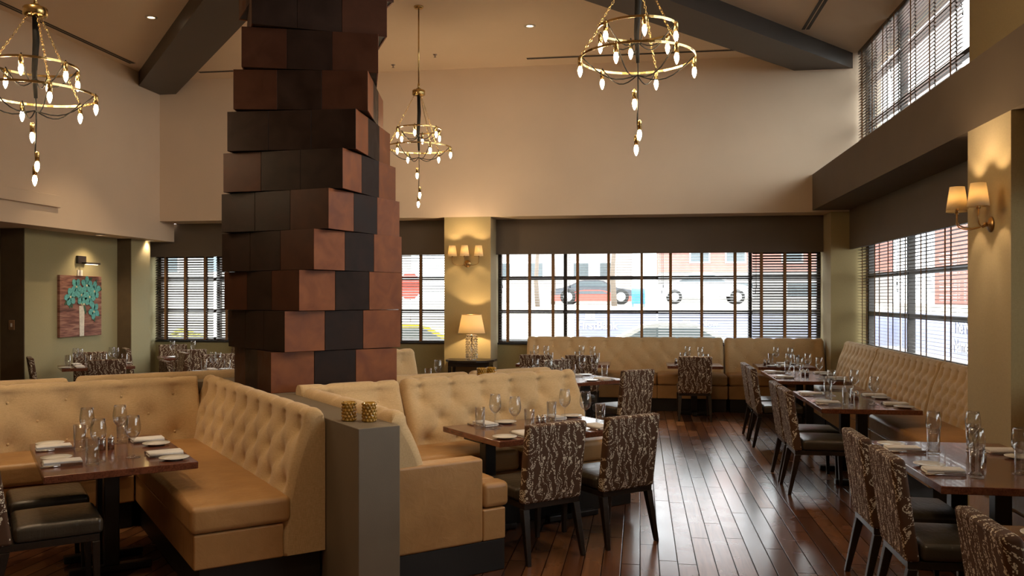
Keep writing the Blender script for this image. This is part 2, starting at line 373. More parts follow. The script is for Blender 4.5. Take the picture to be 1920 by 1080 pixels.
# left side
b = B(); b.box(-8.62, -8.16, -3, 14.06, 2.735, ZC); st('wall_left_upper', b, 'upper_wall_paint')
b = B(); b.box(-9.4, -8.65, 10.97, 14.55, 0, 2.74); b.box(-11.2, -9.93, 10.97, 11.2, 0, 2.74); b.box(-9.94, -9.0, 10.97, 11.2, 2.35, 2.74); b.box(-9.4,-8.62,14.06,14.55,2.74,3.06); st('wall_left_lower', b, 'olive_wallcovering')
b = B(); b.box(-9.02, -8.652, 10.955, 10.969, 0, 2.735); st('trim_3', b, 'brown_paint_and_shade')
b = B(); b.box(-8.649, -8.40, 13.15, 13.70, 0, 2.735); st('wall_left_pilaster', b, 'olive_wallcovering')
b = B(); b.box(-8.649, -8.405, 13.138, 13.149, 0, 2.735); st('pilaster_shade', b, 'brown_paint_and_shade')  # thin dark sheet: shade on the pilaster's side put in as colour
b = B(); b.box(-11.2, -8.622, -3, 14.2, 2.74, 2.79); st('ceiling_left_alcove', b, 'ceiling_paint')
b = B(); b.box(-11.3, -11.2, -3, 11.2, 0, 2.8); st('wall_left_far', b, 'olive_wallcovering')
b = B(); b.box(-9.93, -9.03, 11.0, 11.05, 0, 2.34, .003); d = st('door_1', b, 'dark_door')
b = B(); b.tube([(-9.12, 10.99, .95), (-9.12, 10.94, .95), (-9.12, 10.94, 1.1), (-9.12, 10.99, 1.1)], .01, 6); b.build('door_handle', 'steel', d)
b = B(); b.box(-8.159, -8.10, 3.0, 11.0, 3.02, 3.19, .01); st('trim_5', b, 'upper_wall_paint', True)
b = B(); b.box(-11.3, 3.8, -3.2, -3, 0, ZC); st('wall_front', b, 'upper_wall_paint')
# right side: bulkhead, upper wall with clerestory, lower wall with windows, piers
b = B(); b.box(2.61, 3.5, -3, 13.599, 3.085, 3.635); st('wall_right_bulkhead', b, 'taupe_paint')
b = B(); b.box(3.34, 3.6, 7.95, 9.35, 3.636, ZC); b.box(3.34, 3.6, -3, 2.3, 3.636, ZC); st('wall_right_upper', b, 'gold_wallcovering')
b = B(); b.box(3.34, 3.6, 13.56, 14.5, 3.06, ZC); st('wall_right_corner', b, 'upper_wall_paint')
b = B(); b.box(3.34, 3.6, -3, 13.62, 0, .985); b.box(3.34, 3.6, -3, 13.62, 2.6, 3.084); b.box(3.34, 3.6, -3, 1.9, .98, 2.6); b.box(3.34, 3.6, 5.9, 7.33, .98, 2.6); st('wall_right_lower', b, 'olive_wallcovering')
b = B(); b.box(2.61, 3.339, 6.53, 7.34, 0, 3.084); st('wall_right_pier', b, 'gold_wallcovering')
b = B(); b.box(3.15, 3.19, 7.345, 13.598, 2.484, 3.083, .002); b.box(3.19, 3.339, 7.345, 13.598, 2.62, 3.083); st('trim_6', b, 'taupe_paint')
b = B(); b.box(3.15, 3.19, 1.6, 6.52, 2.484, 3.083, .002); b.box(3.19, 3.339, 1.6, 6.52, 2.62, 3.083); st('trim_7', b, 'taupe_paint')

# ceiling beams: two level beams that run out from the corners
def beam(name, p, bearing, L, w=.65, label=''):
    d = Vector((math.sin(bearing), math.cos(bearing), 0)); n_ = Vector((d.y, -d.x, 0)); c = Vector(p)
    b = B(); b2 = bmesh.new(); vs = []
    for z in (5.235, ZC + .02):
        for t, q in ((0.0, -w / 2), (0.0, w / 2), (-L, w / 2), (-L, -w / 2)): vs.append(b2.verts.new((c.x + d.x * t + n_.x * q, c.y + d.y * t + n_.y * q, z)))
    for f in ((0, 1, 2, 3), (7, 6, 5, 4), (0, 4, 5, 1), (1, 5, 6, 2), (2, 6, 7, 3), (3, 7, 4, 0)): b2.faces.new([vs[i] for i in f])
    bmesh.ops.recalc_face_normals(b2, faces=b2.faces[:]); b.merge(b2)
    return tag(b.build(name, 'beam_paint'), label, 'beam', None, 'structure')
beam('ceiling_beam', (-8.25, 13.57, 0), R(-40.5), 7.3, .63, 'dark brown ceiling beam running into the left back corner')
beam('ceiling_beam', (3.02, 13.9, 0), R(39.8), 7.4, .66, 'dark brown ceiling beam running to the right windows')

# slots, downlights, speaker, sprinklers
def slot(x0, x1, y0, y1, lab):
    r = empty('ceiling_slot_diffuser', ((x0 + x1) / 2, (y0 + y1) / 2, ZC), 0, lab, 'air vent')
    X, Y = (x1 - x0) / 2, (y1 - y0) / 2
    b = B(); b.box(-X, X, -Y, Y, -.006, -.001); b.build('frame', 'ceiling_paint', r)
    b = B()
    if X > Y: b.box(-X + .01, X - .01, -Y + .012, -Y * .12, -.009, -.0062); b.box(-X + .01, X - .01, Y * .12, Y - .012, -.009, -.0062)
    else: b.box(-X + .012, -X * .12, -Y + .01, Y - .01, -.009, -.0062); b.box(X * .12, X - .012, -Y + .01, Y - .01, -.009, -.0062)
    b.build('slot', 'grille_dark', r)
slot(-8.02, -7.90, 5.0, 12.5, 'long slim ceiling air slot beside the left wall')
slot(-1.75, 1.5, 13.10, 13.20, 'slim ceiling air slot near the middle of the back wall')
slot(-7.2, -4.6, 13.10, 13.20, 'slim ceiling air slot behind the tall wooden column')
slot(2.2, 2.33, 9.0, 12.3, 'dark double ceiling air slot near the right clerestory windows')
def downlight(x, y, watts, lab, size=R(75), aim=None, z=ZC, blend=.7):
    r = empty('ceiling_downlight', (x, y, z), 0, lab, 'ceiling light', 'recessed ceiling downlights')
    b = B(); b.lathe([(.045, -.001), (.075, -.001), (.078, -.008), (.05, -.012), (.045, -.004)], 20, closed=True); b.build('trim_ring', 'white_plastic', r)
    b = B(); b.lathe([(0, -.003), (.044, -.003)], 16); b.build('lens', 'downlight_glow', r)
    if watts:
        l = light('downlight_lamp', 'SPOT', (0, 0, -.03), watts, (1, .74, .45), .05, r, spot_size=size, spot_blend=blend)
        if aim: l.rotation_euler = (Vector(aim) - Vector((x, y, z - .03))).to_track_quat('-Z', 'Y').to_euler()
    return r
downlight(-6.41, 10.48, 140, 'small round ceiling downlight near the left beam', R(60), (-7.6, 11.6, .8))
downlight(-8.36, 12.26, 26, 'recessed light in the low soffit above the painting', R(120), z=2.735)
downlight(-8.36, 13.6, 14, 'recessed light in the low soffit by the corner', R(120), z=2.735)
downlight(-1.49, 11.58, 60, 'small round ceiling downlight right of the rear chandelier')
downlight(-4.2, 4.6, 190, 'round ceiling downlight above the left front booth', R(36), (-4.4, 6.1, .85))
downlight(-3.1, 4.2, 100, 'round ceiling downlight above the left booth bench', R(50), (-2.3, 5.2, .5))
downlight(-.6, 3.0, 120, 'round ceiling downlight in front of the low wall', R(62), (-.7, 5.3, .5))
downlight(.6, 5.4, 75, 'round ceiling downlight above the right booth', R(62), (-.6, 6.9, .9))
downlight(.7, 8.0, 150, 'round ceiling downlight above the middle aisle', R(26), (.0, 9.95, .7))
downlight(.8, 12.3, 420, 'round ceiling downlight close to the back window', R(17), (.75, 11.75, 0), blend=.25)
downlight(-2.5, .5, 120, 'round ceiling downlight behind the viewer', R(100))
downlight(1.4, 1.5, 80, 'round ceiling downlight behind the viewer by the windows', R(90))
downlight(-6.5, 1.5, 130, 'round ceiling downlight over the left front corner', R(100))
b = B(); b.lathe([(0, -.001), (.155, -.001), (.15, -.02), (0, -.022)], 32); o = b.build('ceiling_speaker', 'grille_dark'); o.data.materials[0] = MATS['taupe_paint']
o.location = (-1.05, 10.35, ZC); tag(o, 'grey round speaker grille in the ceiling', 'speaker')
for x, y, l in ((-3.1, 12.73, 'fire sprinkler head between the rear chandelier and back wall'), (-3.9, 13.2, 'fire sprinkler head beside the tall wooden column')):
    b = B(); b.lathe([(0, -.001), (.035, -.001), (.03, -.012), (.01, -.014), (.01, -.04), (.022, -.042), (.022, -.046), (0, -.046)], 12); o = b.build('fire_sprinkler', 'steel'); o.location = (x, y, ZC); tag(o, l, 'sprinkler')

# ------------------------------------------------------------------ windows and blinds
WN = [0]
def window(axis, p, c0, c1, z0, z1, muls, bars, face):
    """axis 'x': window lies along X at y=p; axis 'y': along Y at x=p. face = +1: outside is towards +axis"""
    WN[0] += 1
    def bx(bb, a0, a1, d0, d1, za, zb, bev=0):
        lo, hi = sorted((p + face * d0, p + face * d1))
        if axis == 'x': bb.box(a0, a1, lo, hi, za, zb, bev)
        else: bb.box(lo, hi, a0, a1, za, zb, bev)
    w = .055; b = B()
    bx(b, c0, c0 + w, .08, .16, z0, z1); bx(b, c1 - w, c1, .08, .16, z0, z1); bx(b, c0 + w, c1 - w, .08, .16, z0, z0 + w); bx(b, c0 + w, c1 - w, .08, .16, z1 - w, z1)
    for m_ in muls: bx(b, m_ - w / 2, m_ + w / 2, .075, .165, z0 + w, z1 - w)
    for zz in bars:
        e = [c0 + w] + [q for m_ in muls for q in (m_ - w / 2, m_ + w / 2)] + [c1 - w]
        for k in range(0, len(e), 2): bx(b, e[k], e[k + 1], .08, .16, zz - .03, zz + .03)
    o = st('window_%d' % WN[0], b, 'window_frame_paint')
    b = B(); bx(b, c0 + .02, c1 - .02, .118, .122, z0 + .02, z1 - .02); b.build('pane', 'pane_glass', o)
    b = B(); bx(b, c0, c1, -.02, .08, z0 - .03, z0); b.build('sill', 'window_frame_paint', o)
    return o
def blind(axis, p, c0, c1, z0, z1, tilt, face, label, tapes=(.14, .48, .84), grp='wooden slat blinds'):
    L = c1 - c0; c = (c0 + c1) / 2
    r = empty('window_blind', (c, p, 0) if axis == 'x' else (p, c, 0), 0 if axis == 'x' else PI / 2, label, 'window blind', grp)
    # local x along window, local y depth
    b = B(); nsl = int((z1 - z0 - .05) / .0435)
    for k in range(nsl):
        z = z0 + .03 + k * .0435
        M = Matrix.Translation((0, 0, z)) @ Matrix.Rotation(tilt, 4, 'X')
        b.box(-L / 2 + .006, L / 2 - .006, -.025, .025, -.0014, .0014, M=M)
    b.box(-L / 2 + .006, L / 2 - .006, -.026, .026, z0, z0 + .014)
    b.build('slats', 'slat_wood', r)
    b = B(); b.box(-L / 2, L / 2, -.028, .028, z1 - .05, z1, .004); b.build('headrail', 'slat_wood', r)
    b = B()
    for t in tapes:
        for yy in (-.03, .03): b.box(-L / 2 + t * L - .022, -L / 2 + t * L + .022, yy - .0008, yy + .0008, z0, z1 - .03)
    b.build('ladder_tape', 'tape_cloth', r)
    b = B(); s_ = -1 if axis == 'x' else -1
    for q in (.03, .045): b.tube([(-L / 2 + q * L + .02, -.036 * 1, z1 - .04), (-L / 2 + q * L + .02, -.036, z1 - .9 + q * 6)], .0022, 5); b.tube([(-L / 2 + q * L + .02, -.036, z1 - .9 + q * 6), (-L / 2 + q * L + .02, -.036, z1 - .96 + q * 6)], [.004, .008], 6)
    b.build('cord', 'black_cable', r)
    return r
Z0, Z1 = 1.0, 2.6
window('x', 14.28, -2.389, 2.88, .985, Z1, (-1.245, 1.78), (1.51, 2.08), 1)
window('x', 14.28, -8.64, -3.157, .985, Z1, (-7.48, -4.4), (1.51, 2.08), 1)
window('y', 3.34, 7.34, 13.6, .985, Z1, (8.75, 11.65), (1.51, 2.08), 1)
window('y', 3.34, 9.36, 13.55, 3.64, ZC, (11.95,), (4.36, 5.02), 1)
window('y', 3.34, 1.92, 5.9, .985, Z1, (3.9,), (1.51, 2.08), 1)  # unseen near window, added to bring light onto the right tables
window('y', 3.34, 2.32, 7.94, 3.64, ZC, (5.1,), (4.36, 5.02), 1)
blind('x', 14.235, -2.36, -1.265, Z0, Z1 , R(4), 1, 'open wooden slat blind beside the gold pier with the table lamp')
blind('x', 14.235, -1.24, .27, Z0, Z1, R(2), 1, 'open wooden slat blind over the left half of the wide back window')
blind('x', 14.235, .29, 1.76, Z0, Z1, R(10), 1, 'wooden slat blind over the right half of the wide back window')
blind('x', 14.235, 1.79, 2.86, Z0, Z1, R(32), 1, 'half closed wooden slat blind in the right end of the back window')
blind('x', 14.235, -8.62, -7.50, Z0, Z1, R(30), 1, 'wooden slat blind in the far left corner of the back window', (.18, .52, .86))
blind('x', 14.235, -7.46, -4.42, Z0, Z1, R(30), 1, 'wide wooden slat blind partly hidden by the tall column', (.07, .29, .5, .72, .93))
blind('x', 14.235, -4.38, -3.17, Z0, Z1, R(18), 1, 'wooden slat blind between the column and the gold pier', (.25, .55, .92))
blind('y', 3.285, 11.67, 13.57, Z0, Z1, R(6), 1, 'wooden slat blind on the right wall nearest the back corner')
blind('y', 3.285, 8.77, 11.63, Z0, Z1, R(6), 1, 'wide wooden slat blind on the right wall behind the tufted bench', (.08, .36, .64, .92))
blind('y', 3.285, 7.36, 8.73, Z0, Z1, R(6), 1, 'wooden slat blind on the right wall beside the near pier')
blind('y', 3.285, 11.97, 13.54, 3.66, ZC, R(-20), 1, 'wooden slat blind of the clerestory window by the back corner')
blind('y', 3.285, 9.38, 11.93, 3.66, ZC, R(-20), 1, 'wooden slat blind of the near clerestory window', (.1, .36, .63, .9))
blind('y', 3.285, 1.94, 5.88, Z0, Z1, R(4), 1, 'wooden slat blind of the added, unseen right window next to the viewer', (.1, .36, .63, .9))

# ------------------------------------------------------------------ outside
simple('asphalt', (.30, .30, .31), .9, var=.08, nscale=1); simple('paving', (.45, .42, .36), .9, var=.06)
b = B(); b.box(-60, 60, 14.7, 90, -.3, -.12); b.box(3.7, 60, -30, 14.7, -.3, -.12); tag(b.build('ground_street', 'asphalt'), kind='structure')
b = B(); b.prism([(23.0, -.12), (27.0, 1.45), (85, 1.45), (85, -.12)], -45, 13.0, axis='x'); tag(b.build('ground_terrace', 'paving'), kind='structure')
simple('banner_blue', (.36, .39, .56), .6, var=.05, nscale=1); simple('banner_white', (.85, .85, .86), .6)
simple('pink_brick', (.46, .21, .18), .85, var=.1, nscale=3); simple('pale_render', (.42, .41, .40), .8); simple('shop_glass', (.12, .15, .17), .1)
simple('bark', (.20, .16, .13), .9); simple('car_silver', (.62, .64, .68), .2, .3); simple('car_dark', (.10, .11, .13), .2); simple('car_yellow', (.75, .58, .05), .3); simple('car_red', (.55, .10, .08), .3)
simple('tyre', (.02, .02, .02), .7); simple('mail_blue', (.06, .22, .62), .4); simple('sign_red', (.65, .06, .05), .5); simple('awning_green', (.10, .42, .30), .6)
simple('leaf_yellow', (.55, .52, .12), .7, var=.4, nscale=30); simple('leaf_pink', (.65, .35, .28), .7, var=.3, nscale=30)
def text(s, name, loc, rot, size, mat, parent, bold=0):
    c = bpy.data.curves.new(name, 'FONT'); c.body = s; c.size = size; c.extrude = .002; c.offset = bold; c.align_x = 'LEFT'
    t = bpy.data.objects.new('text_outline', c); me = bpy.data.meshes.new_from_object(t); bpy.data.objects.remove(t); bpy.data.curves.remove(c)
    o = bpy.data.objects.new(name, me); COL.objects.link(o); me.materials.clear(); me.materials.append(MATS[mat]); o.location = loc; o.rotation_euler = rot; o.parent = parent
    return o
r = empty('fence_banner', (0, 21, 0), 0, 'blue printed site banner with a bank name seen through the back window', 'banner')
b = B(); b.box(-1.6, 6.0, 0, .02, .0, 1.42); b.build('cloth', 'banner_blue', r)
b = B(); b.box(-1.6, 6.0, -.012, -.001, .0, .62); b.build('lower_band', 'banner_white', r)
b = B()
for k in range(6): b.tube([(-1.6 + 1.52 * k, .06, -.12), (-1.6 + 1.52 * k, .06, 1.5)], .03, 8)
b.build('post', 'steel', r)
text('FirstBank', 'lettering', (-1.52, -.015, .98), (PI / 2, 0, 0), .26, 'banner_white', r, .005)
text('The New', 'lettering', (1.02, -.015, 1.06), (PI / 2, 0, 0), .22, 'banner_white', r, .004)
text('Name Of', 'lettering', (1.02, -.015, .82), (PI / 2, 0, 0), .22, 'banner_white', r, .004)
b = B()   # white emblem above the bank name
for k in range(3): b.box(-1.33 + k * .085, -1.26 + k * .085, -.016, -.006, 1.22, 1.37)
b.box(-1.35, -1.07, -.016, -.006, 1.205, 1.222); b.prism([(-1.36, 1.372), (-1.06, 1.372), (-1.21, 1.41)], -.016, -.006); b.build('emblem', 'banner_white', r)
r = empty('fence_banner', (6.0, 14.6, 0), 0, 'blue printed site banner seen through the right window', 'banner')
b = B(); b.box(0, .02, -3, 6.3, .0, 1.42); b.build('cloth', 'banner_blue', r)
b = B(); b.box(-.012, -.001, -3, 6.3, .0, .58); b.build('lower_band', 'banner_white', r)
b = B()
for k in range(7): b.tube([(.06, -3 + 1.5 * k, -.12), (.06, -3 + 1.5 * k, 1.5)], .03, 8)
b.build('post', 'steel', r)
text('The New', 'lettering', (-.015, 3.0, 1.08), (PI / 2, 0, -PI / 2), .34, 'banner_white', r, .006)
text('Name Of', 'lettering', (-.015, 3.0, .72), (PI / 2, 0, -PI / 2), .34, 'banner_white', r, .006)
def building(x0, x1, y, h, mat, lab, wins, base=0, zb=-.12):
    r = empty('building', (x0, y, zb), 0, lab, 'building'); Lx = x1 - x0
    b = B(); b.box(0, Lx, 0, 8, base, h); b.build('wall', mat, r)
    if base: b = B(); b.box(0, Lx, .05, 7.9, 0, base - .002); b.build('ground_floor', 'pale_render', r)
    b = B(); b.box(-.1, Lx + .1, -.15, 8.1, h, h + .25, .03); b.build('cornice', 'banner_white', r)
    for (wx, wz, ww, wh) in wins:
        b = B(); b.box(wx - .08, wx + ww + .08, -.06, 0, wz - .08, wz + wh + .08); f = b.build('window', 'banner_white', r)
        b = B(); b.box(wx, wx + ww, -.08, -.061, wz, wz + wh); b.build('pane', 'shop_glass', f)
    return r
building(1.0, 12.5, 45, 7.2, 'pink_brick', 'pink brick building with a white shop front across the street', [(1.6, 2.15, .9, 1.1), (3.4, 2.15, .9, 1.1), (6.2, 2.15, .9, 1.1), (8.6, 2.15, .9, 1.1), (.8, .35, 1.2, .7), (3.2, .35, 1.5, .7), (6.4, .35, 1.5, .7), (9, .35, 1.2, .7)], 1.6, 1.45)
building(-10.0, -.5, 52, 5.5, 'pale_render', 'pale house with small dark windows behind bare trees', [(1.2, 1.5, .9, .9), (3.2, 1.5, .9, .9), (6.0, 1.5, .9, .9), (7.6, 1.5, .9, .9)], 0, 1.45)
building(-34, -18, 40, 6.2, 'pale_render', 'pale building across the street on the left', [(2 + 2.6 * k, 1.6, 1.2, 1.4) for k in range(5)], 0, 1.45)
building(13.5, 24, 34, 6.5, 'pink_brick', 'pink brick building beyond the right corner window', [(1 + 2.1 * k, z, 1.0, 1.3) for k in range(4) for z in (.9, 3.4)])
building(18, 30, 12, 8.0, 'pale_render', 'pale building facing the right hand windows', [(1 + 2.1 * k, z, 1.0, 1.3) for k in range(5) for z in (.9, 3.4, 5.8)])
def tree(x, y, h, lab, seed):
    rnd = random.Random(seed); b = B()
    def br(p, d, L, rr, lev):
        q = p + d * L; m_ = (p + q) / 2 + Vector((rnd.uniform(-1, 1), rnd.uniform(-1, 1), 0)) * L * .06
        b.tube([p, m_, q], [rr, rr * .85, rr * .65], 5)
        if lev:
            for _ in range(3 if lev > 1 else 2):
                dd = (d + Vector((rnd.uniform(-.8, .8), rnd.uniform(-.8, .8), rnd.uniform(-.1, .5)))).normalized(); br(q, dd, L * rnd.uniform(.55, .8), rr * .55, lev - 1)
    br(Vector((0, 0, 0)), Vector((0, 0, 1)), h * .32, h * .016, 5)
    o = b.build('bare_tree', 'bark'); o.location = (x, y, 1.43 if x < 10 and y > 26.9 else -.12); tag(o, lab, 'tree', 'bare street trees')
tree(-3.3, 27.6, 5.5, 'bare street tree seen just right of the gold pier', 3); tree(-3.9, 38.5, 7, 'bare street tree standing in front of the pale house', 5); tree(-.9, 30.5, 7, 'bare street tree near the blue mailbox', 8)
tree(-13.5, 27.5, 5.5, 'bare street tree outside the far left window', 12); tree(10.5, 26, 7, 'bare street tree outside the right corner window', 15)
def car(x, y, rz, mat, lab, h=1.42, L=4.5):
    r = empty('car', (x, y, 1.451 if y > 30 else -.12), rz, lab, 'car'); k = L / 4.5; q = h / 1.42
    P = [(-2.2, .35), (-2.22, .75), (-2.05, .9), (-1.5, .98), (-1.35, 1.0), (1.05, .98), (1.9, .82), (2.2, .62), (2.24, .35)]
    b = B(); b.prism([(a * k, c_ * q) for a, c_ in P], -.86, .86, smooth=False); b.build('body', mat, r)
    b = B(); b.prism([(a * k, c_ * q) for a, c_ in [(-1.45, .99), (-.75, 1.36), (-.5, 1.42), (.25, 1.42), (.5, 1.36), (1.15, .98)]], -.74, .74); cb = b.build('cabin', mat, r)
    b = B()
    for sy in (-.745, .745): b.prism([(a * k, c_ * q) for a, c_ in [(-1.2, 1.01), (-.68, 1.32), (.38, 1.33), (.92, 1.01)]], sy - .006, sy + .006)
    b.build('side_window', 'shop_glass', cb)
    for wx in (-1.35, 1.4):
        for sy in (-.8, .8):
            b = B(); b.lathe([(0, -.1), (.31, -.1), (.33, -.06), (.33, .06), (.31, .1), (0, .1)], 20, M=Matrix.Translation((wx * k, sy, .33)) @ Matrix.Rotation(PI / 2, 4, 'X')); w = b.build('wheel', 'tyre', r)
            b = B(); b.lathe([(0, -.11), (.19, -.11), (.19, .11), (0, .11)], 16, M=Matrix.Translation((wx * k, sy, .33)) @ Matrix.Rotation(PI / 2, 4, 'X')); b.build('hubcap', 'car_silver', w)
    return r
car(.8, 18.9, 0, 'car_silver', 'silver sedan passing close outside the back window', 1.33)
car(-2.2, 42, 0, 'car_dark', 'dark car parked in front of the pale house', 1.15, 4.2)
car(-1.9, 36.5, 0, 'car_red', 'red car parked across the street', .62, 3.6)
car(2.9, 40, 0, 'car_silver', 'silver car parked before the brick building')
car(-5.0, 18.6, 0, 'car_yellow', 'yellow car outside the window behind the column', 1.3)
r = empty('mailbox', (-.05, 28, 1.45), 0, 'blue street mailbox seen through the back window', 'mailbox')
b = B(); b.box(-.22, .22, -.2, .2, .1, .42, .02); b.lathe([(0, -.22), (.2, -.22), (.2, .22), (0, .22)], 20, M=Matrix.Translation((0, 0, .40)) @ Matrix.Rotation(PI / 2, 4, 'Y')); b.build('body', 'mail_blue', r)
b = B()
for sx in (-.18, .18):
    for sy in (-.16, .16): b.box(sx - .02, sx + .02, sy - .02, sy + .02, 0, .1)
b.build('leg', 'mail_blue', r)
r = empty('street_sign', (-5.62, 20.5, -.12), 0, 'red street sign on a post behind the column', 'street sign')
b = B(); b.tube([(0, 0, 0), (0, 0, 2.3)], .03, 8); b.build('post', 'steel', r)
b = B(); b.prism([(.33 * math.cos(R(22.5 + 45 * k)), 2.15 + .33 * math.sin(R(22.5 + 45 * k))) for k in range(8)], -.05, -.035); b.build('sign_plate', 'sign_red', r)
r = empty('shop_front', (-16.6, 33, 1.45), 0, 'shop front with red and green panels outside the far left window', 'shop')
b = B(); b.box(0, 6.5, 0, 4, 0, 3.4); b.build('wall', 'pale_render', r)
b = B(); b.box(3.6, 5.4, -.1, -.01, 1.2, 2.9); b.build('red_panel', 'sign_red', r)
b = B(); b.box(3.2, 5.8, -.6, -.12, 1.0, 1.15); b.build('green_awning', 'awning_green', r)
b = B(); b.box(.8, 2.8, -.05, -.01, .2, 1.3); b.build('shop_window', 'shop_glass', r)
def bush(x, y, sx, sz, mat, lab):
    rnd = random.Random(int(x * 10)); b = B()
    for k in range(260):
        a, e, q = rnd.uniform(0, 2 * PI), rnd.uniform(0, PI / 2), rnd.uniform(.5, 1)
        c = Vector((sx * q * math.cos(a) * math.cos(e), sx * .6 * q * math.sin(a) * math.cos(e), .1 + sz * q * math.sin(e)))
        b2 = bmesh.new(); bmesh.ops.create_icosphere(b2, subdivisions=1, radius=rnd.uniform(.05, .1)); b.merge(b2, Matrix.Translation(c) @ Matrix.Diagonal((1, 1, .5, 1)))
    o = b.build('autumn_shrub', mat); o.location = (x, y, -.12); tag(o, lab, 'shrub')
bush(-9.8, 17.2, 1.0, 1.1, 'leaf_yellow', 'yellow leafed shrub outside the far left window'); bush(-8.0, 17.9, .5, .95, 'leaf_pink', 'reddish shrub beside the yellow one outside the left window')

# ------------------------------------------------------------------ twisted column
CC = ab(.64, 2.55)
colr = empty('twisted_column', (CC.x, CC.y, 0), 0, 'tall twisted column of stacked square wood clad tiers with red and dark panels', 'column')
tag(colr, kind='thing')
TH_, Z_, n_t = .3185, 1.012, 14
rnd = random.Random(4)
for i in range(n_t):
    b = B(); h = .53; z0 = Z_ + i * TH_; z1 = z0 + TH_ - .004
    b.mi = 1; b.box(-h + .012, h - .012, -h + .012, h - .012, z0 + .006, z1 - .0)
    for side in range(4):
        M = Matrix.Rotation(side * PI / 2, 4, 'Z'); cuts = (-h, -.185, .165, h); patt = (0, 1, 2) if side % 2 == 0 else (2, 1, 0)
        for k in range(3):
            b.mi = (0, 1, 0)[k] if side in (1, 2) else (2, 1, 2)[k] if rnd.random() < .75 else 1  # left-hand sides get darker panels, their shade put in as colour
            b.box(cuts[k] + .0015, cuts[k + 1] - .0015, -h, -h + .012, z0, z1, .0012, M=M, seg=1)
    o = b.build('tier', ['panel_red', 'panel_dark', 'panel_red_shaded'], colr); o.rotation_euler = (0, 0, R(-23.4 + (i - 3) * 8.5))

# ------------------------------------------------------------------ low walls between the booths
b = B()
for (a0, a1, b0, b1) in ((0, .256, 0, 1.92), (0, 1.18, 1.921, 3.2), (1.181, 2.9, 1.90, 2.16), (-2.0, .3, 3.3, 3.56), (0, .3, 3.2, 3.3)):
    b.box(a0, a1, b0, b1, 0, 1.01, .003, seg=1)
o = b.build('low_wall', 'pony_wall_paint'); o.location = (OX, OY, 0); o.rotation_euler = (0, 0, RZ)
tag(o, 'grey brown low partition wall between the booths with a flat ledge', 'low wall', None, 'thing')

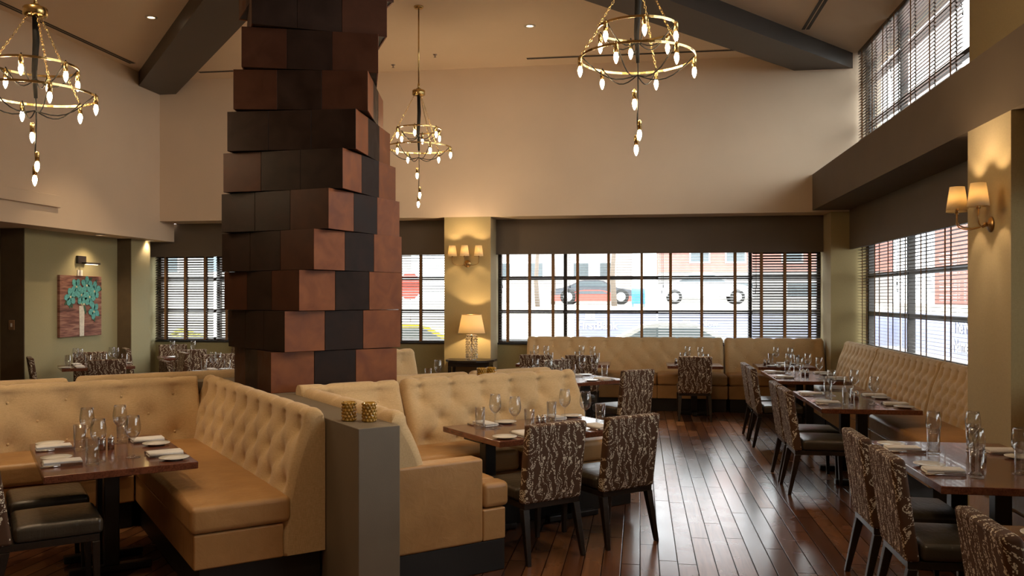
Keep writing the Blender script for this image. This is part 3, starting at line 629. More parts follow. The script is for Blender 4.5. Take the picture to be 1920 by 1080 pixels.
# ------------------------------------------------------------------ banquettes
def tufted_back(name, L, z0, z1, Tb, Tt, rows, pitch, parent, M, mat='banquette_linen', res=.022, A=.062, bulge=.035, re=.05, seed=0, crease=.034, diag=.6, ends=(1, 1)):
    """length along +x from 0..L, rear plane y=0, front towards -y. rows: list of heights (z) for the buttons, alternate rows offset half a pitch"""
    nx = max(8, int(L / res)); H = z1 - z0; rt = Tt * .5
    prof = []
    nf = int(H / res)
    for k in range(nf + 1):
        t = k / nf; z = z0 + (H - rt) * t; y = Tb + (Tt - Tb) * t + bulge * math.sin(PI * min(1, t * 1.05)) ** .8 if t * 1.05 < 1 else Tb + (Tt - Tb) * t
        prof.append((y, z, 1.0))
    for k in range(1, 9):
        a = PI * k / 8; prof.append((Tt / 2 + rt * math.cos(a), z1 - rt + rt * math.sin(a), 0.0))
    prof.append((0.0, z0, 0.0))
    P = np.array(prof); xs = np.linspace(0, L, nx + 1)
    X, _ = np.meshgrid(xs, P[:, 0], indexing='ij'); Y = np.tile(P[:, 0], (nx + 1, 1)); Z = np.tile(P[:, 1], (nx + 1, 1)); Wt = np.tile(P[:, 2], (nx + 1, 1))
    nb = max(1, int(round(L / pitch))); pt = L / nb; btn = []
    for j, zr in enumerate(rows):
        off = .5 if j % 2 == 0 else 0
        btn.append([((i + off) * pt, zr) for i in range(nb + 1) if .06 < (i + off) * pt < L - .06])
    D = np.zeros_like(X)
    for row in btn:
        for (bx_, bz) in row:
            r2 = (X - bx_) ** 2 + (Z - bz) ** 2; D = np.maximum(D, A * (.55 * np.exp(-r2 / (2 * (pt * .17) ** 2)) + .45 * np.exp(-np.sqrt(r2) / .02)))
    def seg(x0, zz0, x1, zz1, amp, wd=.016):
        nonlocal D
        dx, dz = x1 - x0, zz1 - zz0; L2 = dx * dx + dz * dz
        t = np.clip(((X - x0) * dx + (Z - zz0) * dz) / L2, 0, 1); d2 = (X - x0 - t * dx) ** 2 + (Z - zz0 - t * dz) ** 2
        D = np.maximum(D, amp * np.exp(-np.sqrt(d2) / wd))
    for (bx_, bz) in (btn[0] if btn else []): seg(bx_, bz, bx_ + .01, z1 + .03, crease, .010 + pt * .04)
    for j in range(len(btn) - 1):
        for (xa, za) in btn[j]:
            for (xb, zb) in btn[j + 1]:
                if abs(xa - xb) < pt * .6: seg(xa, za, xb, zb, crease * diag, .02)
    if btn:
        for (bx_, bz) in btn[-1]: seg(bx_, bz, bx_, z0 - .03, crease * .5, .02)
    Y = Y - D * np.where(Wt > 0, 1, 0)
    # top arc follows the crease a little
    topm = (Wt == 0) & (Y > .01)
    for (bx_, bz) in (btn[0] if btn else []): Z = Z - np.where(topm, .5 * crease * np.exp(-np.abs(X - bx_) / .02), 0)
    # rounded ends
    e = np.zeros_like(X)
    if ends[0]: dd = np.clip(re - X, 0, re); e = np.maximum(e, re - np.sqrt(np.maximum(re * re - dd * dd, 0)))
    if ends[1]: dd = np.clip(re - (L - X), 0, re); e = np.maximum(e, re - np.sqrt(np.maximum(re * re - dd * dd, 0)))
    Y = np.where(Y > .02, np.maximum(Y - e, .012), Y); Z = np.where(Z > z0 + .05, Z - e * np.clip((Z - z0) / H, 0, 1) ** 3, Z)
    b2 = bmesh.new(); V = [[b2.verts.new((X[i, k], -Y[i, k], Z[i, k])) for k in range(len(prof))] for i in range(nx + 1)]
    npf = len(prof)
    for i in range(nx):
        for k in range(npf):
            k2 = (k + 1) % npf; b2.faces.new((V[i][k], V[i][k2], V[i + 1][k2], V[i + 1][k]))
    b2.faces.new(V[0][::-1]); b2.faces.new(V[nx]); bmesh.ops.recalc_face_normals(b2, faces=b2.faces[:])
    for f in b2.faces: f.smooth = True
    b = B(); b.merge(b2, M, True)
    for f in b.bm.faces:
        if len(f.verts) > 5: f.smooth = False
    o = b.build(name, mat, parent)
    # covered buttons, part of the upholstery surface
    b = B(); b.bm.from_mesh(o.data)
    for row in btn:
        for (bx_, bz) in row:
            t = (bz - z0) / (H - rt); y = Tb + (Tt - Tb) * t + bulge * math.sin(PI * min(1, t * 1.05)) ** .8 - A if t * 1.05 < 1 else Tb + (Tt - Tb) * t - A
            b.ball(M @ Vector((bx_, -y - .004, bz)), .013, 8, 5)
    b.bm.to_mesh(o.data); b.bm.free()
    return o
def rb(name, x0, x1, y0, y1, z0, z1, bev, mat, parent, crown=0, M=None, seg=4):
    b2 = bmesh.new(); bmesh.ops.create_cube(b2, size=1)
    for v in b2.verts: v.co = Vector(((x0 + x1) / 2 + v.co.x * (x1 - x0), (y0 + y1) / 2 + v.co.y * (y1 - y0), (z0 + z1) / 2 + v.co.z * (z1 - z0)))
    bmesh.ops.bevel(b2, geom=b2.edges[:], offset=bev, segments=seg, profile=.5, affect='EDGES')
    if crown:
        bmesh.ops.subdivide_edges(b2, edges=[e for e in b2.edges if e.calc_length() > .15], cuts=8, use_grid_fill=True)
        cx, cy = (x0 + x1) / 2, (y0 + y1) / 2
        for v in b2.verts:
            if v.co.z > (z0 + z1) / 2:
                u = min(1, abs(v.co.x - cx) / ((x1 - x0) / 2)); w = min(1, abs(v.co.y - cy) / ((y1 - y0) / 2))
                v.co.z += crown * (1 - u ** 4) * (1 - w ** 4)
    b = B(); b.merge(b2, M, True); return b.build(name, mat, parent, wn=True)
def I(x=0, y=0, z=0, rz=0): return Matrix.Translation((x, y, z)) @ Matrix.Rotation(rz, 4, 'Z')
BO = (OX, OY, 0)
def bench(label): 
    return empty('banquette', BO, RZ, label, 'banquette', None)
# left booth, long bench along the low wall (faces -a)
r = bench('tan tufted banquette against the left side of the low wall, open end facing the viewer')
M = I(-.004, 3.26, 0, -PI / 2)
tufted_back('backrest', 2.74, .201, 1.075, .28, .12, (.93, .77, .61), .29, r, Matrix(((0, 1, 0, -.004), (-1, 0, 0, 3.26), (0, 0, 1, 0), (0, 0, 0, 1))), ends=(1, 1), re=.045)
rb('seat_cushion', -.80, -.22, .50, 3.02, .405, .565, .035, 'banquette_leather', r, .02)
rb('seat_base', -.78, -.262, .515, 3.25, .20, .402, .012, 'banquette_leather', r, 0)
rb('plinth', -.74, -.02, .56, 3.2, .001, .199, .004, 'kick_black', r, 0, seg=1)
# left booth, bench at its far end (faces -b)
r = bench('tan tufted banquette across the back of the left booth with a rounded left arm')
tufted_back('backrest', 1.62, .40, 1.07, .24, .12, (.93, .78, .62), .40, r, I(-1.80 + 0.0, 3.285), ends=(1, 0), crease=.020, A=.042)
rb('arm', -1.88, -1.72, 2.62, 3.28, .20, .74, .06, 'banquette_leather', r, 0)
rb('seat_cushion', -1.86, -.82, 2.46, 3.05, .405, .565, .035, 'banquette_leather', r, .02)
rb('seat_base', -1.86, -.79, 2.48, 3.25, .20, .402, .012, 'banquette_leather', r, 0)
rb('plinth', -1.82, -.80, 2.53, 3.2, .001, .199, .004, 'kick_black', r, 0, seg=1)
# right booth, short bench along the low wall (faces +a) with square arm
r = bench('tan banquette with a square arm against the right side of the low wall')
tufted_back('backrest', 1.56, .40, 1.07, .27, .13, (.92, .76), .39, r, Matrix(((0, -1, 0, .26), (1, 0, 0, .15), (0, 0, 1, 0), (0, 0, 0, 1))), ends=(1, 0), re=.06, bulge=.05)
rb('arm', .262, .90, .14, .29, .20, .73, .018, 'banquette_leather', r, 0)
rb('seat_cushion', .5, 1.10, .30, 1.03, .405, .565, .035, 'banquette_leather', r, .015)
rb('seat_cushion', .905, 1.10, .145, .297, .405, .565, .035, 'banquette_leather', r, .0)
rb('seat_base', .262, 1.07, .291, 1.03, .20, .402, .012, 'banquette_leather', r, 0)
rb('seat_base', .901, 1.07, .145, .29, .20, .402, .012, 'banquette_leather', r, 0)
rb('plinth', .27, 1.065, .15, 1.0, .001, .199, .004, 'kick_black', r, 0, seg=1)
# right booth, long bench (faces -b)
r = bench('long tan tufted banquette behind the right booth table')
tufted_back('backrest', .84, .40, 1.085, .27, .13, (.92, .76), .42, r, I(.265, 1.895), ends=(0, 1), re=.06, bulge=.05)
tufted_back('backrest', 1.76, .40, 1.095, .27, .13, (.915, .765, .60), .315, r, I(1.115, 1.895), ends=(1, 1), re=.07, A=.085, crease=.045, bulge=.07)
rb('seat_cushion', .5, 1.78, 1.06, 1.66, .405, .565, .035, 'banquette_leather', r, .02)
rb('seat_cushion', 1.79, 2.93, 1.03, 1.66, .405, .565, .035, 'banquette_leather', r, .02)
rb('seat_base', .27, 2.92, 1.04, 1.89, .20, .402, .012, 'banquette_leather', r, 0)
rb('plinth', .30, 2.90, 1.06, 1.85, .001, .199, .004, 'kick_black', r, 0, seg=1)
# benches behind (backs towards the viewer)
def mirrored(a0, a1, brear): return Matrix(((-1, 0, 0, a1), (0, -1, 0, brear), (0, 0, 1, 0), (0, 0, 0, 1)))
r = bench('tan banquette behind the right booth facing the back window, only its top visible')
tufted_back('backrest', .78, .40, 1.08, .27, .13, (.92, .76), .39, r, A=.03, crease=.006, M=mirrored(1.19, 1.97, 2.165), re=.05)
tufted_back('backrest', .90, .40, 1.085, .27, .13, (.92, .76), .39, r, A=.03, crease=.006, M=mirrored(1.98, 2.88, 2.165), re=.05)
rb('seat_cushion', 1.2, 2.9, 2.40, 2.98, .405, .565, .035, 'banquette_leather', r, .02)
rb('seat_base', 1.2, 2.88, 2.17, 2.96, .20, .402, .012, 'banquette_leather', r, 0)
rb('plinth', 1.24, 2.84, 2.2, 2.9, .001, .199, .004, 'kick_black', r, 0, seg=1)
r = bench('tan banquette behind the left booth facing the rear dining area')
tufted_back('backrest', .95, .40, 1.07, .27, .13, (.92, .76), .39, r, A=.03, crease=.006, M=mirrored(-2.08, -1.13, 3.565), re=.05)
tufted_back('backrest', 1.38, .40, 1.08, .27, .13, (.92, .76), .39, r, A=.03, crease=.006, M=mirrored(-1.09, .29, 3.565), re=.05)
rb('seat_cushion', -2.06, .28, 3.80, 4.38, .405, .565, .035, 'banquette_leather', r, .02)
rb('seat_base', -2.06, .28, 3.57, 4.36, .20, .402, .012, 'banquette_leather', r, 0)
rb('plinth', -2.0, .24, 3.6, 4.3, .001, .199, .004, 'kick_black', r, 0, seg=1)
r = bench('cream lit banquette end beyond the column, right of its base')
tufted_back('backrest', 1.7, .40, 1.09, .27, .13, (.92, .76), .4, r, I(1.36, 5.62), re=.08)
rb('seat_cushion', 1.38, 3.04, 4.82, 5.40, .405, .565, .035, 'banquette_leather', r, .02)
rb('seat_base', 1.38, 3.04, 4.84, 5.6, .20, .402, .012, 'banquette_leather', r, 0)
rb('plinth', 1.42, 3.0, 4.9, 5.56, .001, .199, .004, 'kick_black', r, 0, seg=1)
# window banquettes (room aligned)
def wall_bench(label, loc, rz, L, cush, zt=1.11, pitch=.30, rows=(.95, .80, .64), depth=.78, res=.03, back=None, A=.042):
    r = empty('banquette', loc, rz, label, 'banquette', 'window banquettes')
    for (x0, x1) in (back or [(0, L)]): tufted_back('backrest', x1 - x0 - .01, .40, zt, .26, .12, rows, pitch, r, I(x0 + .005, 0), res=res, A=A, re=.04)
    for (x0, x1) in cush: rb('seat_cushion', x0 + .004, x1 - .004, -depth - .02, -.22, .405, .565, .035, 'banquette_leather', r, .025)
    for (x0, x1) in cush: rb('seat_base', x0 + .002, x1 - .002, -depth, -.01, .20, .402, .01, 'banquette_leather', r, 0)
    rb('plinth', .02, L - .02, -depth + .04, -.02, .001, .199, .004, 'kick_black', r, 0, seg=1)
    return r
wall_bench('long tan tufted window banquette under the wide back window', (-1.85, 14.09, 0), 0, 3.17, [(0, 1.05), (1.05, 2.11), (2.11, 3.17)])
wall_bench('shorter tan window banquette filling the back right corner', (1.335, 14.09, 0), 0, 1.53, [(0, 1.53)])
RW = 3.10
wall_bench('taupe tufted banquette section of the right wall nearest the back corner', (RW, 13.24, 0), -PI / 2, 1.78, [(0, 1.78)], pitch=.20, rows=(.97, .85, .73, .61), res=.02, A=.05)
wall_bench('taupe tufted banquette in the middle of the right wall under the windows', (RW, 11.45, 0), -PI / 2, 2.29, [(0, 2.29)], pitch=.20, rows=(.97, .85, .73, .61), res=.02, A=.05)
wall_bench('taupe tufted banquette of the right wall that ends at the sconce pier', (RW, 9.15, 0), -PI / 2, 1.79, [(0, 1.79)], pitch=.20, rows=(.97, .85, .73, .61), res=.02, A=.05)
wall_bench('near banquette of the right wall in front of the sconce pier', (RW, 6.50, 0), -PI / 2, 3.4, [(0, 1.7), (1.7, 3.4)], pitch=.20, rows=(.97, .85, .73, .61), res=.03)

# ------------------------------------------------------------------ chairs
def make_chair():
    r = empty('dining_chair')
    b2 = bmesh.new(); bmesh.ops.create_cube(b2, size=1)
    for v in b2.verts: v.co = Vector((v.co.x * .47, v.co.y * .075, v.co.z * .53 + .655))
    bmesh.ops.subdivide_edges(b2, edges=[e for e in b2.edges if abs((e.verts[0].co - e.verts[1].co).z) > .3], cuts=1)
    bmesh.ops.bevel(b2, geom=[e for e in b2.edges if True and e.calc_face_angle(0) > .5], offset=.02, segments=3, profile=.5, affect='EDGES')
    for v in b2.verts:
        t = (v.co.z - .39) / .53; v.co.y += -.215 - .075 * t; v.co.x *= 1 - .0 * t
        if t < .1 and v.co.y > -.2: pass
    b = B(); b.merge(b2, None, True); b.build('backrest', 'blossom_fabric', r, wn=True)
    rb('seat', -.235, .235, -.175, .275, .395, .485, .028, 'brown_leather', r, .012)
    b = B(); b.box(-.222, .222, -.24, .255, .355, .394, .002); b.build('seat_frame', 'dark_wood', r)
    for sx in (-1, 1):
        b = B(); b.taper((sx * .213, .235, .3545), (sx * .21, .245, 0), (.042, .042), (.028, .028)); b.build('leg', 'dark_wood', r)
        b = B(); b.taper((sx * .205, -.215, .3545), (sx * .222, -.29, 0), (.05, .05), (.030, .030)); b.build('leg', 'dark_wood', r)
    return r
def chair(x, y, rz, label, grp):   # faces local +y
    return place('chair', make_chair, (x, y, 0), rz, label, 'chair', grp)
def chair_ab(a, b, face, label, grp):
    p = ab(a, b); return chair(p.x, p.y, RZ + {'+b': 0, '-b': PI, '+a': -PI / 2, '-a': PI / 2}[face], label, grp)
G1, G2, G3, G4 = 'chairs at the right row of tables', 'chairs at the booth tables', 'chairs in the rear left dining area', 'chairs by the back window'
chair_ab(1.446, .40, '+b', 'blossom fabric chair with its back to the viewer, left of two at the right booth', G2)
chair_ab(2.106, .40, '+b', 'blossom fabric chair with its back to the viewer beside the open aisle floor', G2)
chair_ab(-1.47, 1.12, '+a', 'dark brown leather chair seat nearest the viewer at the left booth table', G2)
chair_ab(-1.47, 1.79, '+a', 'second brown leather chair behind the nearest one at the left booth table', G2)
chair_ab(4.65, 3.28, '+b', 'sunlit blossom fabric chair standing alone by the angled table', 'chairs at the angled table')
chair_ab(4.77, 4.50, '-b', 'blossom fabric chair on the far side of the angled table', 'chairs at the angled table')
for (v, l) in ((11.07, 'farthest chair of the right row, fourth table from the viewer'), (10.50, 'chair of the right row pushed to the third table, near side'), (8.63, 'chair at the far side of the middle right row table'), (8.08, 'chair at the near side of the middle right row table, all legs in view'),
               (5.50, 'tall blossom fabric chair at the far side of the near right table'), (4.86, 'tall blossom fabric chair at the near side of the near right table'), (3.42, 'large cropped blossom fabric chair at the bottom right corner'), (2.75, 'chair cut off by the right frame edge at the nearest table')):
    chair(1.60 if v > 3.6 else 1.57, v, -PI / 2, l, G1)
chair(.769, 12.59, 0, 'blossom chair with its back to the viewer at the small table under the back window', G4)
chair(-1.50, 12.60, 0, 'dark chair at the back window table, left one of two', G4)
chair(-.84, 12.60, 0, 'dark chair at the back window table, right one of two', G4)
chair_ab(-.28, 8.36, '+b', 'blossom chair with its back to the viewer at the table below the painting', G3)
chair_ab(-.28, 9.66, '-b', 'blossom chair against the wall below the painting', G3)
chair_ab(-.84, 9.12, '+a', 'chair seen from the side left of the painting', G3)
chair_ab(.62, 10.70, '+a', 'chair by the dark pilaster in the rear left corner', G3)
chair_ab(1.2, 11.16, '-b', 'chair under the far left window', G3)
chair_ab(.62, 9.05, '-a', 'chair seen edge on between the two rear left tables', G3)
chair_ab(1.15, 10.02, '+b', 'blossom chair with its back to the viewer before the far left window', G3)
chair_ab(1.25, 8.1, '-b', 'light lit blossom chair beside the column edge', G3)
chair_ab(1.85, 10.75, '-a', 'dark chair half hidden by the column under the far left window', G3)
chair_ab(.62, 7.38, '+a', 'low side chair just behind the left booth backs', G3)

# ------------------------------------------------------------------ tables
def make_table(Lx, Ly, posts):
    def f():
        r = empty('dining_table')
        b = B(); b.box(-Lx / 2, Lx / 2, -Ly / 2, Ly / 2, .708, .75, .004, seg=2); b.build('tabletop', 'table_wood', r)
        for (px, py) in posts:
            b = B(); b.box(px - .045, px + .045, py - .045, py + .045, .05, .69, .006); b.box(px - .13, px + .13, py - .13, py + .13, .69, .7075); b.build('pedestal', 'black_iron', r)
            along = len(posts) > 1
            b = B()
            def bar(x0, x1, y0, y1): b.box(x0, x1, y0, y1, .004, .05, .008)
            bar(px - .24, px + .24, py - .035, py + .035)
            if not along: bar(px - .035, px + .035, py - .22, py - .036); bar(px - .035, px + .035, py + .036, py + .22)
            for sx in (-.22, .22): b.lathe([(0, 0), (.018, 0), (.018, .006), (0, .006)], 8, (px + sx, py, 0))
            b.build('foot', 'black_iron', r)
        return r
    return f
TBL = {}
def table(key, dims, loc, rz, label):
    Lx, Ly, posts = dims; o = place(('table', dims), make_table(Lx, Ly, posts), loc, rz, label, 'table', 'dining tables')
    TBL[key] = (Vector(loc), rz, Lx, Ly); return o
LONG = (.86, 1.47, ((0, -.38), (0, .30))); BOOTH = (.83, 1.27, ((0, -.08), (0, .26))); SQ = (.80, .66, ((0, 0),)); SQ2 = (.95, .74, ((0, 0),)); BK = (1.4, .66, ((-.4, 0), (.4, 0)))
p = ab(-1.085, 1.53); table('LB', BOOTH, p, RZ, 'reddish wooden table of the left booth')
p = ab(1.89, .94); table('RB', (1.27, .84, ((-.48, 0), (.3, 0))), p, RZ, 'reddish wooden table of the right booth')
table('R0', (.86, 1.471, ((0, -.2), (0, .5))), (1.99, 3.295, 0), 0, 'wooden table corner at the bottom right frame edge')
table('R1', LONG, (2.01, 5.545, 0), 0, 'wooden table in the right row in front of the sconce pier')
table('R2', LONG, (2.045, 8.735, 0), 0, 'wooden table in the middle of the right row')
table('R3', LONG, (2.065, 11.33, 0), 0, 'wooden table third along the right row, shining in window light')
table('R4', SQ, (2.09, 13.03, 0), 0, 'small wooden table against the back banquette at the right corner')
table('B1', SQ, (.80, 13.03, 0), 0, 'small wooden table behind the single chair at the back window')
table('B2', BK, (-1.15, 13.03, 0), 0, 'wooden table behind two dark chairs at the back window')
p = ab(4.3, 3.92); table('AN', (1.3, .84, ((-.35, 0), (.3, 0))), p, RZ, 'angled wooden table beyond the right booth')
p = ab(2.5, 4.42); table('HB', (1.2, .7, ((0, 0),)), p, RZ, 'wooden table hidden behind the right booth backs')
p = ab(-.27, 9.33); table('L1', SQ2, p, RZ, 'wooden table below the painting')
p = ab(1.22, 11.0 - .28); table('L2', (.72, .6, ((0, 0),)), p, RZ, 'small wooden table under the far left window')
p = ab(1.2, 7.35); table('L3', SQ2, p, RZ, 'wooden table beside the column with white napkins')

def make_plate():
    b = B(); b.lathe([(0, .0), (.05, 0), (.055, .004), (.088, .013), (.089, .016), (.055, .008), (0, .006)], 28); return b.build('bread_plate', 'porcelain')
def make_napkin():
    b = B(); 
    for (x0, x1, y0, y1, z0, z1) in ((-.055, .055, -.105, .105, 0, .012), (-.052, .054, -.103, .104, .0122, .027)): b.box(x0, x1, y0, y1, z0, z1, .0055, seg=3)
    b.tube([(-.054, -.1, .0135), (-.056, 0, .0138), (-.054, .1, .0135)], .0125, 8)
    return b.build('folded_napkin', 'white_napkin')
def make_fork():
    b = B(); b.tube([(0, -.1, .004), (0, -.02, .005), (0, .04, .003)], [.0055, .003, .0035], 6); b.box(-.011, .011, .04, .062, .002, .0045, .001)
    for k in range(4): b.box(-.011 + k * .0062, -.0085 + k * .0062, .062, .1, .003, .005)
    return b.build('fork', 'steel')
def make_knife():
    b = B(); b.tube([(0, -.115, .005), (0, -.06, .006), (0, -.01, .005)], [.005, .007, .005], 6); b.box(-.001, .001, -.01, .11, .0, .018, .0005); return b.build('table_knife', 'steel')
def make_wine():
    b = B(); b.lathe([(0, 0), (.036, 0), (.037, .002), (.02, .005), (.005, .012), (.0038, .03), (.0038, .085), (.008, .096), (.024, .11), (.036, .128), (.040, .150), (.039, .175), (.034, .205), (.031, .222), (.0298, .222), (.0325, .205), (.0375, .175), (.0385, .150), (.0345, .129), (.022, .112), (.006, .1), (0, .099)], 24); b.bm.verts.ensure_lookup_table(); [setattr(v, 'co', v.co * 1.18) for v in b.bm.verts]; return b.build('wine_glass', 'clear_glass')
def make_tumbler():
    b = B(); b.lathe([(0, 0), (.035, 0), (.036, .003), (.039, .165), (.0375, .165), (.0345, .018), (0, .015)], 24); return b.build('water_tumbler', 'clear_glass')
def make_shaker():
    r = empty('pepper_shaker')
    b = B(); b.lathe([(0, 0), (.021, 0), (.021, .062), (.019, .065), (0, .065)], 18); b.build('body', 'steel', r)
    b = B(); b.lathe([(.0, .0655), (.0195, .0655), (.021, .07), (.015, .082), (.006, .086), (.006, .093), (0, .095)], 16); b.build('cap', 'steel', r)
    return r
TD = {'LB': 'left booth table', 'RB': 'right booth table', 'R0': 'nearest right table', 'R1': 'table before the sconce pier', 'R2': 'middle right table', 'R3': 'third right table',
      'R4': 'back right corner table', 'B1': 'single back chair table', 'B2': 'two chair back table', 'AN': 'angled table', 'HB': 'table behind the booth', 'L1': 'table below the painting', 'L2': 'far left window table', 'L3': 'table beside the column'}
def on(key, x, y, z=.7505):
    c, rz, _, _ = TBL[key]; return Vector((c.x + x * math.cos(rz) - y * math.sin(rz), c.y + x * math.sin(rz) + y * math.cos(rz), z)), rz
rj = random.Random(11)
ITEMS = (('plate', make_plate, 'bread_plate', 'white round bread plate', 'plate', 'bread plates'), ('napkin', make_napkin, 'folded_napkin', 'white folded cloth napkin', 'napkin', 'folded napkins'),
         ('fork', make_fork, 'fork', 'steel fork', 'fork', 'forks'), ('knife', make_knife, 'table_knife', 'steel knife', 'knife', 'knives'),
         ('wine', make_wine, 'wine_glass', 'stemmed wine glass', 'wine glass', 'wine glasses'), ('tumbler', make_tumbler, 'water_tumbler', 'tall water tumbler', 'tumbler', 'water tumblers'))
def setting(key, x, y, head, where, skip=(), half=.42):
    """place setting whose diner sits at (x,y) on the table edge and looks along head (local angle)"""
    ca, sa = math.cos(head), math.sin(head)     # forward
    OFF = {'plate': (.11, .195), 'napkin': (.125, .0), 'fork': (.13, .083), 'knife': (.125, -.092), 'wine': (.31, -.02), 'tumbler': (.265, -.125)}
    if key in ('B1', 'B2', 'R4', 'L2'): OFF['wine'] = (.25, -.09); OFF['tumbler'] = (.19, -.16)
    if key == 'L2': OFF['wine'] = (.22, -.15)
    for (k, mk, nm, lab, cat, grp) in ITEMS:
        if k in skip: continue
        f, s_ = OFF[k]; f += rj.uniform(-.010, .010); s_ += rj.uniform(-.004, .004)
        p, rz = on(key, x + f * ca - s_ * sa, y + f * sa + s_ * ca)
        place(k, mk, p, rz + head - PI / 2 + rj.uniform(-.05, .05), '%s at the %s of the %s' % (lab, where, TD[key]), cat, grp)
def shakers(key, x, y, rot=0):
    for k, (dx, w) in enumerate(((-.026, 'left'), (.026, 'right'))):
        p, rz = on(key, x + dx * math.cos(rot), y + dx * math.sin(rot))
        place('shaker', make_shaker, p, rz, 'small steel pepper shaker, %s of the pair on the %s' % (w, TD[key]), 'shaker', 'steel shaker pairs')
F_R, F_L, F_U, F_D = 0.0, PI, PI / 2, -PI / 2
for key in ('R0', 'R1', 'R2', 'R3'):
    for y, w in ((.36, 'far'), (-.36, 'near')):
        setting(key, -.43, y, F_R, w + ' chair side'); setting(key, .43, y, F_L, w + ' bench side', ('tumbler',) if key != 'R1' else ())
    shakers(key, .02, 0)
for y, w in ((.33, 'far'), (-.28, 'near')):
    setting('LB', -.415, y, F_R, w + ' chair side'); setting('LB', .415, y, F_L, w + ' bench side', () if w == 'far' else ('tumbler',))
shakers('LB', .0, .12, 0)
for x, w in ((-.33, 'left'), (.33, 'right')):
    setting('RB', x, -.42, F_U, w + ' chair side'); setting('RB', x, .42, F_D, w + ' bench side')
shakers('RB', .0, .0)
for x, w in ((-.35, 'left'), (.35, 'right')):
    setting('AN', x, -.42, F_U, w + ' near side'); setting('AN', x, .42, F_D, w + ' far side'); setting('B2', x, -.33, F_U, w + ' chair side'); setting('B2', x, .33, F_D, w + ' bench side', ('plate',))
    setting('HB', x, .35, F_D, w + ' far side')
shakers('AN', -.05, -.05); shakers('B2', 0, 0)
for key in ('B1', 'R4'): setting(key, 0, -.33, F_U, 'near side'); setting(key, 0, .33, F_D, 'far side'); shakers(key, -.24, 0)
for x, w in ((-.24, 'left'), (.24, 'right')):
    setting('L1', x, -.37, F_U, w + ' near side'); setting('L1', x, .37, F_D, w + ' far side'); setting('L3', x, -.37, F_U, w + ' near side'); setting('L3', x, .37, F_D, w + ' far side')
setting('L2', 0, -.3, F_U, 'near side', ('tumbler',)); setting('L2', 0, .3, F_D, 'far side', ('tumbler',))

# candle holders on the ledges
def make_candle():
    b = B(); b.lathe([(0, 0), (.036, 0), (.037, .004), (.037, .115), (.032, .115), (.032, .012), (0, .01)], 24)
    for j in range(6):
        for k in range(12):
            a = 2 * PI * (k + .5 * (j % 2)) / 12; b.ball((.0375 * math.cos(a), .0375 * math.sin(a), .0105 + j * .0188), .0092, 8, 6)
    return b.build('candle_holder', 'amber_beads')
for (a, bb, l) in ((.075, .33, 'amber beaded glass candle holder on the low wall ledge, left of the pair'), (.165, .235, 'amber beaded glass candle holder on the low wall ledge, nearer to the viewer'), (-1.86, 3.43, 'amber beaded glass candle holder at the left frame edge'), (2.0, 2.03, 'amber beaded candle holder peeking over the right booth back'), (2.11, 2.05, 'second amber beaded candle holder peeking over the right booth back')):
    p = ab(a, bb, 1.0105); place('candle', make_candle, p, 0, l, 'candle holder', 'amber candle holders')

# ------------------------------------------------------------------ chandeliers
def make_chandelier(q=1.0):
    r = empty('chandelier')      # origin at the hub
    b = B(); b.lathe([(0, .05), (.03, .05), (.035, .03), (.075, .028), (.082, .02), (.082, -.03), (.07, -.04), (.0, -.042)], 28); b.build('hub', 'brass', r)
    ru, rl, zu, zl = .285, .41, -.40 * q, -.60 * q
    for rr, z in ((ru, zu), (rl, zl)):
        b = B(); b.ring(rr, 0, z, 56, flat=(.003, .008)); b.build('ring', 'brass', r)
    def chain(p, q):
        b = B(); p, q = Vector(p), Vector(q); L = (q - p).length; nlk = int(L / .024); d = (q - p).normalized(); rot = d.to_track_quat('Z', 'Y').to_matrix().to_4x4()
        for k in range(nlk):
            M = Matrix.Translation(p + (q - p) * ((k + .5) / nlk)) @ rot @ Matrix.Rotation((k % 2) * PI / 2, 4, 'Z')
            pts = [Vector((.0075 * math.cos(t), 0, .0155 * math.sin(t))) for t in [2 * PI * i / 8 for i in range(9)]]
            b.tube([M @ v for v in pts], .0022, 4, cap=False)
        b.build('chain', 'brass', r)
    for k in range(3):
        a = R(60 + 120 * k); chain((.055 * math.cos(a), .055 * math.sin(a), -.04), (ru * math.cos(a), ru * math.sin(a), zu + .012))
        chain((ru * math.cos(a), ru * math.sin(a), zu - .012), (rl * math.cos(a), rl * math.sin(a), zl + .012))
    b = B(); b.tube([(0, 0, -.04), (.006, 0, -.22 * q), (-.006, 0, -.44 * q), (.004, 0, -.63 * q)], [.021, .024, .019, .013], 8); b.tube([(.004, 0, -.63 * q), (.006, .004, -.8 * q), (.0, 0, -1.03 * q), (.006, 0, -1.13 * q)], .005, 6); b.build('cable_bundle', 'black_cable', r)
    socks = []
    for k in range(6):
        a = R(30 + 60 * k); socks.append((ru * math.cos(a), ru * math.sin(a), zu, 1)); a = R(0 + 60 * k); socks.append((rl * math.cos(a), rl * math.sin(a), zl, 2))
    for (x, y, z) in ((-.02, .0, -.82 * q), (.015, -.005, -1.03 * q), (-.006, .01, -1.13 * q)): socks.append((x, y, z, 0))
    for (x, y, z, lv) in socks:
        b = B(); b.lathe([(0, .012), (.006, .012), (.014, .004), (.0155, 0), (.0155, -.062), (0, -.062)], 12, (x, y, z)); s_ = b.build('socket', 'brass', r)
        b = B(); b.lathe([(0, -.0625), (.009, -.063), (.0155, -.082), (.0165, -.094), (.012, -.115), (.005, -.132), (0, -.138)], 10, (x, y, z)); b.build('bulb', 'bulb_glow', s_)
        if lv:
            zc = z - .17 if lv == 2 else z - .14; pts = []
            for i in range(9):
                t = i / 8; pts.append((x * (1 - t), y * (1 - t), z + .02 + (zc + .05 - z - .02) * t - .09 * math.sin(PI * t)))
            b = B(); b.tube(pts, .0048, 5); b.build('cable', 'black_cable', r)
    return r
